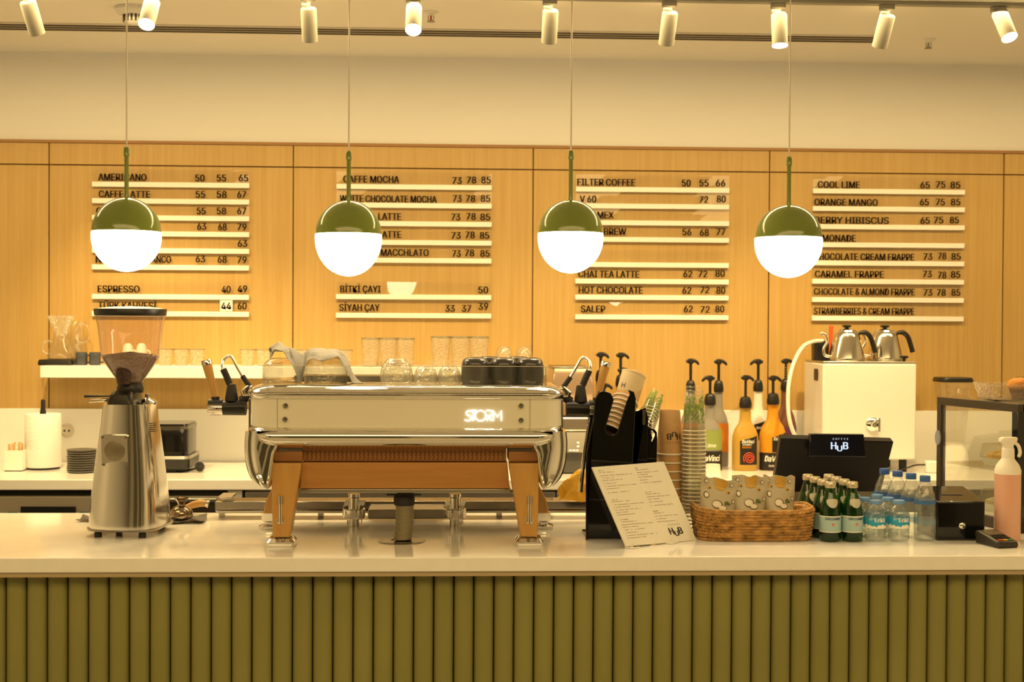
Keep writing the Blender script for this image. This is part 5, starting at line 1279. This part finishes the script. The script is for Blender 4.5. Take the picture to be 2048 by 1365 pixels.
# woven basket with three coconut pouches
qa, qb = gp(1396, 1086), gp(1634, 1082)
bcx = (qa.x+qb.x)/2; bw = (qb.x-qa.x)*1.0; bd = .155; bcy = min(qa.y, qb.y)+bd/2+.008
h_ = at(1520, 1026, bcy-bd/2).z-CT
B = thing('woven_basket', 'oval seagrass basket holding three coconut snack pouches, front of the bar', 'basket', (bcx, bcy, CT))
def wallshape(t, zz):
    """rounded rectangle outline with bulging sides, t in 0..1"""
    a = 2*PI*t; e = .42
    cx_ = math.copysign(abs(math.cos(a))**e, math.cos(a)); cy_ = math.copysign(abs(math.sin(a))**e, math.sin(a))
    return cx_, cy_
rows_ = 10; nu, nv = 560, 72; mb = MB(); rg = []
for j in range(nv+1):
    v = j/nv; rowf = v*rows_; ri = int(min(rowf, rows_-1e-6)); fr_ = rowf-ri
    ring = []
    flare = .93+.07*v
    for i in range(nu):
        t = i/nu; cx_, cy_ = wallshape(t, v)
        ph = t*50+(.5 if ri % 2 else 0)+(fr_-.5)*(.55 if ri % 2 else .75)
        lump = .0060*math.sin(PI*fr_)**.6*(.2+.8*abs(math.sin(PI*ph))**.7)+.0012*math.sin(37*t*6.28+ri*5)
        end = 1+.0*v
        zr = v*h_*(1+.10*(cx_*cx_)**2)
        ring.append(((bw/2*flare-.004+lump)*cx_, (bd/2*flare-.004+lump)*cy_, zr))
    rg.append(ring)
for s_ in (.92, .84):   # inner lip and inside wall
    rg.append([(x*(1-.05*(1-s_)/.08), y*(1-.10*(1-s_)/.08), z-(0 if s_ > .9 else .004)) for x, y, z in rg[nv]])
rg.append([(x*.88, y*.82, .012) for x, y, z in rg[nv]])
mb.loft(rg, c0=True, c1=True); mb.build('woven_wall', WICKER, B, smooth=60)
ring = [(p[0]*.985, p[1]*.97, p[2]+.001) for p in rg[nv]][::4]
pts = []
for i, p in enumerate(ring): pts.append((p[0], p[1], p[2]+.0012*math.sin(i*2.1)))
MB().tube(pts, .0042, 8, closed=True).build('braided_rim', WICKER, B)
POUCH = mat('matte pouch', (.46, .41, .29), .38); PGOLD = mat('gold print', (.55, .32, .05), .35); PBRN = mat('brown print', (.10, .055, .025), .5); PWHT = mat('coconut white', (.80, .75, .62), .5); PGRN = mat('leaf print', (.10, .13, .03), .5)
def pouch(label, pts, Y, proto=None):
    (x0, y0), (x1, y1), bx0_, bx1_ = pts
    pl_, pr_ = at(x0, y0, Y), at(x1, y1, Y); bl_, br__ = at(bx0_, 1040, Y-.03), at(bx1_, 1040, Y-.03)
    s = thing('snack_pouch', label, 'pouch', ((bl_.x+br__.x)/2, Y, CT+.014), 0, 'coconut pouches in the basket')
    ox, oz = s.location.x, s.location.z
    nx, nz = 14, 18; front = []; back = []
    for j in range(nz+1):
        v = j/nz; rowf = []; rowb = []
        for i in range(nx+1):
            u = i/nx
            xl_ = bl_.x*(1-v)+pl_.x*v; xr_ = br__.x*(1-v)+pr_.x*v
            ztop_ = pl_.z*(1-u)+pr_.z*u
            x = xl_*(1-u)+xr_*u; z = (ztop_-oz)*v+(.0022*math.sin(11*u+x*40)+.0012*math.sin(23*u))*v**6
            full = max(0, (1-v/.80))**.55 if v < .8 else 0
            b = .026*full*max(0, 1-(2*u-1)**4)+.0012
            wr = .002*math.sin(9*u+5*v)*math.sin(7*v) if 0 < i < nx else 0
            lean_ = -.0+.02*v
            rowf.append((x-ox, lean_-b+wr, z)); rowb.append((x-ox, lean_+b+wr, z))
        front.append(rowf); back.append(rowb)
    mb = MB(); W_ = nx+1
    mb.add([p for r_ in front for p in r_], [(j*W_+i, j*W_+i+1, (j+1)*W_+i+1, (j+1)*W_+i) for j in range(nz) for i in range(nx)])
    k_ = len(mb.v)
    mb.add([p for r_ in back for p in r_], [(j*W_+i, (j+1)*W_+i, (j+1)*W_+i+1, j*W_+i+1) for j in range(nz) for i in range(nx)])
    for j in range(nz):
        for i in (0, nx): mb.f.append([j*W_+i, (j+1)*W_+i, k_+(j+1)*W_+i, k_+j*W_+i]); mb.m.append(0)
    for i in range(nx):
        for j in (0, nz): mb.f.append([j*W_+i, j*W_+i+1, k_+j*W_+i+1, k_+j*W_+i]); mb.m.append(0)
    f_ = mb.build('pouch_film', POUCH, s, smooth=60)
    def fp_(u, v, off=.0009):
        fi, fj = min(u*nx, nx-1e-4), min(v*nz, nz-1e-4); i, j = int(fi), int(fj); a, b = fi-i, fj-j
        q_ = [Vector(front[j+dj][i+di]) for dj in (0, 1) for di in (0, 1)]
        p = (q_[0]*(1-a)+q_[1]*a)*(1-b)+(q_[2]*(1-a)+q_[3]*a)*b
        return p+Vector((0, -off, 0))
    def blob(mb, u, v, ru, rv, mi, off, n=18, a0=0, a1=2*PI):
        c = fp_(u, v, off); ring = [fp_(min(.995, max(.005, u+ru*math.cos(a0+(a1-a0)*k/n))), min(.995, max(.005, v+rv*math.sin(a0+(a1-a0)*k/n))), off) for k in range(n+1)]
        mb.add([c]+ring, [(0, k+1, k+2) for k in range(n)], mi)
    m = MB()
    # gold window panel at the top
    N = 6
    m.add([fp_(.36+.34*i/N, v, .001) for v in (.87, .93, .985) for i in range(N+1)], [(r_*(N+1)+i, r_*(N+1)+i+1, (r_+1)*(N+1)+i+1, (r_+1)*(N+1)+i) for r_ in range(2) for i in range(N)], 1)
    blob(m, .53, .84, .16, .05, 1, .0012)
    for (u, v, r_) in ((.15, .68, .075), (.14, .92, .05), (.82, .90, .045), (.90, .60, .05)):
        blob(m, u, v, r_, r_*.75, 2, .0011); blob(m, u+.005, v, r_*.72, r_*.54, 3, .0015)
    for (u, v) in ((.74, .77), (.22, .82)):
        blob(m, u, v, .06, .03, 1, .0011); blob(m, u+.02, v-.01, .03, .015, 2, .0014)
    blob(m, .45, .53, .15, .075, 2, .0012); blob(m, .44, .533, .125, .06, 3, .0015); blob(m, .45, .53, .07, .034, 4, .0018)
    blob(m, .60, .47, .13, .055, 2, .0013); blob(m, .60, .473, .11, .042, 3, .0017)
    for da in (.25, .6, .95): blob(m, .68+.06*math.cos(da), .53+.05*math.sin(da), .075*abs(math.cos(da))+.02, .012+.02*da, 5, .0014)
    m.build('printed_design', [POUCH, PGOLD, PBRN, PWHT, CARD, PGRN], f_, smooth=0)
    return s
pouch('coconut snack pouch with slanting top, leftmost in the basket', ((1405, 953), (1480, 966), 1402, 1470), bcy-.005)
pouch('coconut snack pouch in the middle of the basket', ((1467, 952), (1541, 956), 1474, 1530), bcy)
pouch('coconut snack pouch at the right of the basket', ((1530, 953), (1594, 955), 1537, 1592), bcy+.004)

# sparkling water in green glass, two columns of four
LBLU = mat('pale blue label', (.36, .52, .55), .5); STAR = mat('red star', (.75, .12, .05), .5); SILV = mat('silver cap', (.62, .55, .42), .3, .6); LPALE = mat('silver label', (.52, .50, .42), .4); NAVY = mat('navy ink', (.02, .04, .10), .5)
def green_bottle(label, loc, R, H):
    s = thing('green_water_bottle', label, 'bottle', loc, 0, 'green sparkling water bottles')
    MB().lathe([(R*.85, 0), (R, .004), (R, H*.44), (R*.97, H*.52), (R*.80, H*.66), (R*.52, H*.80), (R*.42, H*.87), (R*.42, H*.93)], 36, c1=False).build('bottle_glass', GRNG, s, smooth=60)
    MB().lathe([(R*.80, .006), (R*.9, .012), (R*.92, H*.10), (0, H*.10)], 28).build('water_depth', mat('deep green', (.012, .05, .012), .2), s)
    MB().lathe([(R*.50, H*.90), (R*.52, H*.915), (R*.50, H*.99), (R*.46, H), (0, H)], 28).build('crown_cap', SILV, s)
    lab = MB(); a0 = PI*.95
    curved(R+.0006, R+.0006, -a0, a0, H*.17, H*.435, 32).build('body_label', LBLU, s)
    bd = s.children[-1]
    MBt = MB(); curv = lambda z0, z1, m, nm: curved(R+.001, R+.001, -a0, a0, z0, z1, 32).build(nm, m, bd)
    curv(H*.165, H*.18, LWHT, 'label_border'); curv(H*.425, H*.44, LWHT, 'label_border')
    t = MB(); put_text(t, 'S.PELLEGRINO', -R*.78, H*.375, .0060, w=R*1.56, wrap=(R+.0012, R+.0012), bold=.04); t.build('label_lettering', NAVY, bd, smooth=0)
    t = MB(); rr_ = R+.0014
    pts = [((.0052 if k % 2 else .0022)*math.sin(PI*k/5), (.0052 if k % 2 else .0022)*math.cos(PI*k/5)) for k in range(10)]
    t.add([(rr_*math.sin(x/rr_), -rr_*math.cos(x/rr_), H*.30+z) for x, z in [(0, 0)]+pts], [(0, k+1, (k+1) % 10+1) for k in range(10)]); t.build('label_star', STAR, bd, smooth=0)
    # pear shaped neck label
    def nrad(f):
        K_ = [(.44, 1), (.52, .97), (.66, .80), (.80, .52), (.87, .42)]
        for (f0, r0), (f1, r1) in zip(K_[:-1], K_[1:]):
            if f <= f1: return r0+(r1-r0)*(f-f0)/(f1-f0)
        return .42
    t = MB(); n = 24; ring = []
    NR = 5
    for q_ in range(1, NR+1):
        for k in range(n):
            a = 2*PI*k/n; s_ = q_/NR; x = s_*.60*R*math.sin(a); z = H*.665+s_*(H*.075*math.cos(a)-H*.015*math.cos(2*a)); rr_ = R*nrad(z/H)+.0012
            ring.append((rr_*math.sin(x/rr_), -rr_*math.cos(x/rr_), z))
    rr_ = R*nrad(.665)+.0012
    t.add([(0, -rr_, H*.665)]+ring, [(0, k+1, (k+1) % n+1) for k in range(n)]+[(1+q_*n+k, 1+q_*n+(k+1) % n, 1+(q_+1)*n+(k+1) % n, 1+(q_+1)*n+k) for q_ in range(NR-1) for k in range(n)]); t.build('neck_label', LPALE, s, smooth=60)
    return s
q = gp(1660, 1086); Rb = 21.5*U(q.y); Yb = q.y+Rb; Hb = at(1660, 964, Yb).z-CT
gb = green_bottle('green sparkling water bottle, front of the left column', (at(1660, 1080, Yb).x, Yb, CT), Rb, Hb)
dxb = at(1704, 1080, Yb).x-at(1660, 1080, Yb).x
for ci in (0, 1):
    for ri in range(4):
        if ci == 0 and ri == 0: continue
        dup(gb, (gb.location.x+dxb*ci-.0045*ri*1.0+(.012 if False else 0), Yb+ri*2.1*Rb, CT), random.uniform(-.15, .15) if ri == 0 else random.uniform(-.4, .4), 'green sparkling water bottle, '+['front', 'second', 'third', 'rearmost'][ri]+' of the '+['left', 'right'][ci]+' column')
# still water, small light blue caps: two columns of three
CAPB = mat('light blue cap', (.14, .30, .62), .35); CAPD = mat('dark blue cap', (.045, .13, .42), .35); LABB = mat('blue water label', (.03, .34, .58), .35)
def pet_bottle(label, loc, R, H, capm, group, tall=False):
    s = thing('water_bottle', label, 'bottle', loc, 0, group)
    if not tall:
        prof = [(R*.8, .002), (R*.95, .004), (R, .012), (R, H*.08), (R*.96, H*.10), (R, H*.13), (R*.96, H*.17), (R, H*.21), (R*.97, H*.30), (R*.97, H*.33), (R*.97, H*.57), (R, H*.60), (R*.98, H*.68), (R*.85, H*.77), (R*.55, H*.86), (R*.46, H*.89), (R*.46, H*.92)]
    else:
        prof = [(R*.8, .002), (R*.95, .004), (R, .012), (R*.97, H*.15), (R, H*.2), (R, H*.34), (R*.96, H*.37), (R, H*.42), (R, H*.60), (R*.97, H*.66), (R*.80, H*.76), (R*.50, H*.87), (R*.42, H*.90), (R*.42, H*.93)]
    bd = MB().lathe(prof, 36, c1=False).build('bottle_wall', PET, s, smooth=40)
    MB().lathe([(R*.78, .004), (R*.92, .012), (R*.92, H*.72), (R*.80, H*.755), (0, H*.755)], 28, c0=False).build('water', glass('still water', (.96, .98, .98), .03, (.9, .95, .95), .4, .02, .03) if 'still water' not in MATS else MATS['still water'], s)
    cr = R*(.56 if not tall else .50)
    MB().lathe([(cr*.95, H*.91), (cr, H*.915), (cr, H*.985), (cr*.94, H), (0, H)], 28).build('cap', capm, s)
    a0 = PI*.97
    if not tall:
        lb = curved(R+.0004, R+.0004, -a0, a0, H*.335, H*.60, 32).build('label_band', LABB, s)
        t = MB(); rr_ = R+.0009; n = 36
        zs_ = [H*(.375+.05*abs(math.sin(k*1.3))+.02*math.sin(k*.7)) for k in range(n+1)]
        t.add([(rr_*math.sin(-a0+2*a0*k/n), -rr_*math.cos(-a0+2*a0*k/n), H*.335) for k in range(n+1)]+[(rr_*math.sin(-a0+2*a0*k/n), -rr_*math.cos(-a0+2*a0*k/n), zs_[k]) for k in range(n+1)], [(k, k+1, n+2+k, n+1+k) for k in range(n)])
        t.build('mountain_print', LWHT, lb, smooth=0)
        t = MB(); put_text(t, 'Erikli', -R*.35, H*.495, .0105, w=R*1.05, wrap=(R+.0012, R+.0012), bold=.05)
        put_text(t, 'DOĞAL KAYNAK', -R*.9, H*.56, .0034, w=R*.5, wrap=(R+.0012, R+.0012)); put_text(t, 'SUYU', -R*.9, H*.53, .0036, w=R*.3, wrap=(R+.0012, R+.0012)); t.build('label_lettering', LWHT, lb, smooth=0)
    else:
        curved(R+.0006, R+.0006, -a0, a0, H*.575, H*.635, 32).build('label_band', mat('deep blue label', (.05, .14, .38), .35), s)
        curved(R+.0006, R+.0006, -a0, a0, H*.26, H*.345, 32).build('lower_label', glass('pale blue film', (.75, .85, .92), .25, (.35, .5, .62), .3) if 'pale blue film' not in MATS else MATS['pale blue film'], s)
    return s
q = gp(1750, 1086); Rb = 21.5*U(q.y); Yb = q.y+Rb; Hb = at(1750, 1001, Yb).z-CT
wb = pet_bottle('small clear water bottle with light blue cap, front of the left column', (at(1750, 1080, Yb).x, Yb, CT), Rb, Hb, CAPB, 'small water bottles with light blue caps')
dxb = at(1797, 1080, Yb).x-at(1750, 1080, Yb).x
for ci in (0, 1):
    for ri in range(3):
        if ci == 0 and ri == 0: continue
        dup(wb, (wb.location.x+dxb*ci-.010*ri, Yb+ri*2.1*Rb, CT), random.uniform(-.2, .2), 'small clear water bottle with light blue cap, '+['front', 'middle', 'rear'][ri]+' of the '+['left', 'right'][ci]+' column')
q = gp(1849, 1086); Rb = 21.5*U(q.y); Yb = q.y+Rb; Hb = at(1849, 952, Yb).z-CT
tb = pet_bottle('tall clear water bottle with dark blue cap, front of its row beside the black box', (at(1849, 1080, Yb).x, Yb, CT), Rb, Hb, CAPD, 'tall water bottles with dark blue caps', True)
for ri in range(1, 4):
    dup(tb, (tb.location.x-.017*ri, Yb+ri*2.1*Rb, CT), 0, 'tall clear water bottle with dark blue cap, '+['', 'second', 'third', 'rearmost'][ri]+' of its row beside the black box')

# black cash/tip box with slot and lock
q0 = gp(1873, 1082); q1 = gp(1980, 1086); Yx = q0.y; w = q1.x-q0.x
X = thing('tip_box', 'glossy black lockable box with a slot in the top, right of the water bottles', 'box', ((q0.x+q1.x)/2, Yx, CT))
zt_ = at(1925, 1004, Yx).z-CT; zk = at(1925, 972, Yx+.15).z-CT
bdy = MB().loft([[(-w/2, 0, .0), (w/2, 0, .0), (w/2, .15, .0), (-w/2, .15, .0)], [(-w/2, 0, zt_*.72), (w/2, 0, zt_*.72), (w/2, .15, zt_*.72), (-w/2, .15, zt_*.72)], [(-w/2, .0, zt_), (w/2, .0, zt_), (w/2, .15, zk), (-w/2, .15, zk)]])
bdy.build('box_body', GLOSSB, X, bevel=.004, bseg=3)
MB().loft([[(-w*.22, .06, zt_+(zk-zt_)*.4+.0004), (w*.22, .06, zt_+(zk-zt_)*.4+.0004), (w*.22, .068, zt_+(zk-zt_)*.453+.0004), (-w*.22, .068, zt_+(zk-zt_)*.453+.0004)], [(-w*.22, .06, zt_+(zk-zt_)*.4+.0012), (w*.22, .06, zt_+(zk-zt_)*.4+.0012), (w*.22, .068, zt_+(zk-zt_)*.453+.0012), (-w*.22, .068, zt_+(zk-zt_)*.453+.0012)]]).build('coin_slot', RUBBER, X)
MB().lathe([(.0085, 0), (.0085, .003), (.006, .005), (0, .005)], 24).xf(Matrix.Translation((w*.02, 0, at(1927, 1052, Yx).z-CT)) @ Matrix.Rotation(PI/2, 4, 'X')).build('lock', CHROME, X)
# card terminal
q = gp(2006, 1098)
T = thing('card_terminal', 'small black card payment terminal with coloured keys, right end of the bar', 'card terminal', (q.x+.003, q.y+.055, CT), math.radians(14))
T.scale = (.82, .82, .82)
prof = [(-.062, 0), (-.066, .010), (-.058, .020), (.035, .040), (.050, .041), (.054, .03), (.050, 0)]
m = MB(); n_ = len(prof)
m.loft([[(-.036, a, b) for a, b in prof], [(.036, a, b) for a, b in prof]]); m.build('terminal_body', mat('terminal shell', (.03, .026, .02), .4), T, bevel=.004)
def onface(a, t): # a along -.058..035
    return (.020+(a+.058)*(.020/.093))+t
scr = MB().add([(-.028, -.002, onface(-.002, .0012)), (.028, -.002, onface(-.002, .0012)), (.028, .034, onface(.034, .0012)), (-.028, .034, onface(.034, .0012))], [(0, 1, 2, 3)])
scr.build('terminal_screen', mat('grey lcd', (.12, .10, .07), .15), T)
for r_ in range(4):
    for c_ in range(3):
        col = BLACK if r_ > 0 else [LRED, mat('yellow key', (.8, .5, .03), .4), mat('green key', (.05, .3, .06), .4)][c_]
        a = -.052+r_*.0125; MB().box((-.018+c_*.018, a+.004, onface(a+.004, .0015)), (.014, .009, .003)).build('key', col, T, bevel=.001)
# spray bottle with pink cleaner
q = gp(2015, 1084); Ys = q.y+.03; k = U(Ys)
S_ = thing('spray_bottle', 'spray bottle of pink cleaning liquid with cream trigger, at the right edge', 'spray bottle', (at(2015, 1000, Ys).x, Ys, CT))
zz = lambda py: at(2015, py, Ys).z-CT
R = 26*k
MB().lathe([(R*.96, 0), (R, .004), (R, zz(948)), (0, zz(948))], 36).build('pink_liquid', PINK, S_)
MB().lathe([(R*1.0, zz(948)), (R, zz(940)), (R*.85, zz(930)), (R*.5, zz(918)), (R*.42, zz(912)), (0, zz(912))], 36, c0=False).build('bottle_shoulder', SPRAYB, S_)
MB().lathe([(R*.48, zz(918)), (R*.5, zz(914)), (R*.48, zz(898)), (R*.36, zz(895))], 24).build('collar', SPRAYB, S_)
MB().loft([rrect(18*k, 20*k, 4*k, 4, 0, 0, zz(898)), rrect(20*k, 20*k, 5*k, 4, -1*k, 0, zz(890)), rrect(34*k, 18*k, 4*k, 4, -1*k, 0, zz(884)), rrect(36*k, 16*k, 4*k, 4, 0, 0, zz(878)), rrect(30*k, 14*k, 4*k, 4, 2*k, 0, zz(875))]).build('spray_head', SPRAYB, S_)
MB().tube(smoothpath([(12*k, 0, zz(885)), (21*k, 0, zz(892)), (25*k, 0, zz(905)), (22*k, 0, zz(915))], 5), [3.5*k]*15+[2.5*k], 10).build('trigger', SPRAYB, S_)

# tablet till: tilted back shell, customer display, stand
Yt = 3.86; k = U(Yt)
cxm = at(1667, 930, Yt).x
TT = thing('tablet_till', 'black touch-screen till seen from behind, with lit customer display on top', 'till', (cxm, Yt, CT))
tq = lambda px, py, dy=0: Vector((at(px, py, Yt+dy).x-cxm, dy, at(px, py, Yt+dy).z-CT))
f_ = [tq(1565, 880, -.03), tq(1768, 886, -.03), tq(1768, 950, .02), tq(1744, 1000, .06), tq(1548, 1000, .06), tq(1547, 958, .03)]
f_ = [tq(1562, 877, -.02), tq(1788, 884, -.02), tq(1762, 985, .07), tq(1546, 985, .07)]
dv = Vector((.0, .03, .010))
MB().loft([f_, [p+dv for p in f_]]).build('screen_back', mat('till shell', (.008, .007, .006), .35, spec=.2), TT, bevel=.004)
cd_ = [tq(1621, 871, -.055), tq(1727, 870, -.055), tq(1733, 914, -.035), tq(1618, 913, -.035)]
cd_ = [tq(1618, 914, -.035), tq(1733, 915, -.035), tq(1728, 869, -.028), tq(1620, 868, -.028)]
dp = MB().loft([cd_, [p+Vector((0, .020, 0)) for p in cd_]]).build('customer_display', SCREEN, TT, bevel=.003)
m = MB(); hub(m, 0, 0, .020); c_ = tq(1679, 899, -.034); 
m.fn(lambda v_: (c_.x+v_.x, c_.y-.0010+.10*v_.z-.001, c_.z+v_.z)); m.build('display_mark', SCRTXT, dp, smooth=0)
MB().bb(tq(1640, 985).x, tq(1700, 985).x, .06, .12, .01, tq(1660, 940).z).build('stand_neck', BLACK, TT, bevel=.005)
MB().bb(tq(1600, 985).x, tq(1735, 985).x, .0, .16, 0, .014).build('stand_base', BLACK, TT, bevel=.005)

# glazed pastry case at the right end
nx_, ny_ = at(2036, 808, 3.54).x, 3.54; ztc = at(2036, 809, 3.54).z-CT
fxc, fyc = at(1874, 794, 3.88).x, 3.88
PC = thing('pastry_case', 'black framed glass pastry display case at the right end of the bar', 'display case', (nx_, ny_, CT))
fv = Vector((fxc-nx_, fyc-ny_, 0)); L = fv.length; du = fv.normalized(); dn = Vector((-du.y, du.x, 0)); 
if dn.x < 0: dn = -dn
FRM = mat('case frame', (.045, .033, .024), .35)
def fbox(u0, u1, n0, n1, z0, z1, name, m):
    P = [du*u+dn*n for u, n in ((u0, n0), (u1, n0), (u1, n1), (u0, n1))]
    return MB().loft([[p+Vector((0, 0, z0)) for p in P], [p+Vector((0, 0, z1)) for p in P]]).build(name, m, PC, bevel=.001)
Wd = .55
fbox(0, L, 0, .018, ztc-.022, ztc, 'top_rail', FRM); fbox(0, .024, 0, .024, 0, ztc-.022, 'corner_post', GLOSSB); fbox(L-.018, L, 0, .018, 0, ztc-.022, 'corner_post', FRM)
fbox(-.002, .02, .024, Wd, ztc-.022, ztc, 'front_rail', GLOSSB); fbox(-.002, .02, .024, Wd, 0, .04, 'front_plinth', GLOSSB)
fbox(0, L, 0, .018, 0, .03, 'bottom_rail', FRM); fbox(.024, L-.018, .006, .010, .03, ztc-.022, 'side_glass', CASEG)
fbox(.0, L, .018, Wd, ztc-.004, ztc, 'top_glass', CASEG); fbox(.02, L, .02, Wd, .0, .03, 'case_floor', SHELFW)
fbox(.03, L-.02, .02, Wd, .155, .160, 'glass_shelf', CASEG)
fbox(.004, .010, .024, Wd, .04, ztc-.022, 'front_glass', CASEG)
p = du*(L-.03)
MB().lathe([(.012, 0), (.012, .004), (0, .005)], 20).xf(Matrix.Translation((du*(L-.009)).to_tuple()) @ Matrix.Translation((0, 0, ztc*.66)) @ Matrix.Rotation(math.atan2(-dn.y, -dn.x), 4, 'Z') @ Matrix.Rotation(PI/2, 4, 'Y') @ Matrix.Scale(1.8, 4, (1, 0, 0))).build('oval_badge', mat('badge blue grey', (.25, .28, .35), .3), PC)
# food inside: two lidded trays
cw = Vector((nx_, ny_, CT))
for (u, n_, z, lab, mm) in ((L*.42, .13, .1605, 'clear tray of golden pastry on the glass shelf of the case', mat('golden pastry', (.62, .40, .10), .6, noise=.4, nscale=(60, 60, 60), bump=.6)),
                            (L*.42, .13, .0305, 'white lidded tray on the floor of the pastry case', mat('pale dessert', (.78, .72, .56), .5))):
    c = cw+du*u+dn*n_; s = thing('food_tray', lab, 'tray', (c.x, c.y, CT+z), math.atan2(du.y, du.x), 'trays in the pastry case')
    MB().loft([rrect(.17, .12, .01, 4, 0, 0, 0), rrect(.19, .14, .012, 4, 0, 0, .022)], c1=False).build('tray', SHELFW, s)
    MB().loft([rrect(.168, .118, .01, 4, 0, 0, .003), rrect(.17, .12, .02, 4, 0, 0, .03), rrect(.13, .09, .03, 4, 0, 0, .042)]).build('food', mm, s)
    MB().loft([rrect(.192, .142, .012, 4, 0, 0, .022), rrect(.18, .13, .012, 4, 0, 0, .06)], c0=False).build('clear_lid', CASEG, s)
# glass tray with muffin on top of the case
c = at(2050, 800, 3.62)
s = thing('glass_tray', 'rectangular glass dish with metal edge on top of the pastry case', 'dish', (c.x, 3.70, CT+ztc))
MB().loft([rrect(.15, .12, .01, 4, 0, 0, 0), rrect(.18, .14, .012, 4, 0, 0, .05)], c1=False).build('dish_wall', RIBG, s)
MB().loft([rrect(.15, .12, .01, 4, 0, 0, .0005), rrect(.154, .123, .01, 4, 0, 0, .006)]).build('dish_base', DKSTEEL, s)
s = thing('muffin', 'golden brown muffin in the glass dish on top of the pastry case', 'muffin', (c.x+.02, 3.70, CT+ztc+.0065))
MB().lathe([(.022, 0), (.030, .03)], 24).build('paper_case', mat('muffin paper', (.12, .04, .015), .7), s)
MB().lathe([(.031, .028), (.036, .034), (.033, .046), (.02, .056), (0, .059)], 24).build('muffin_top', mat('muffin top', (.60, .25, .04), .7, bump=.6, nscale=(80, 80, 80)), s)
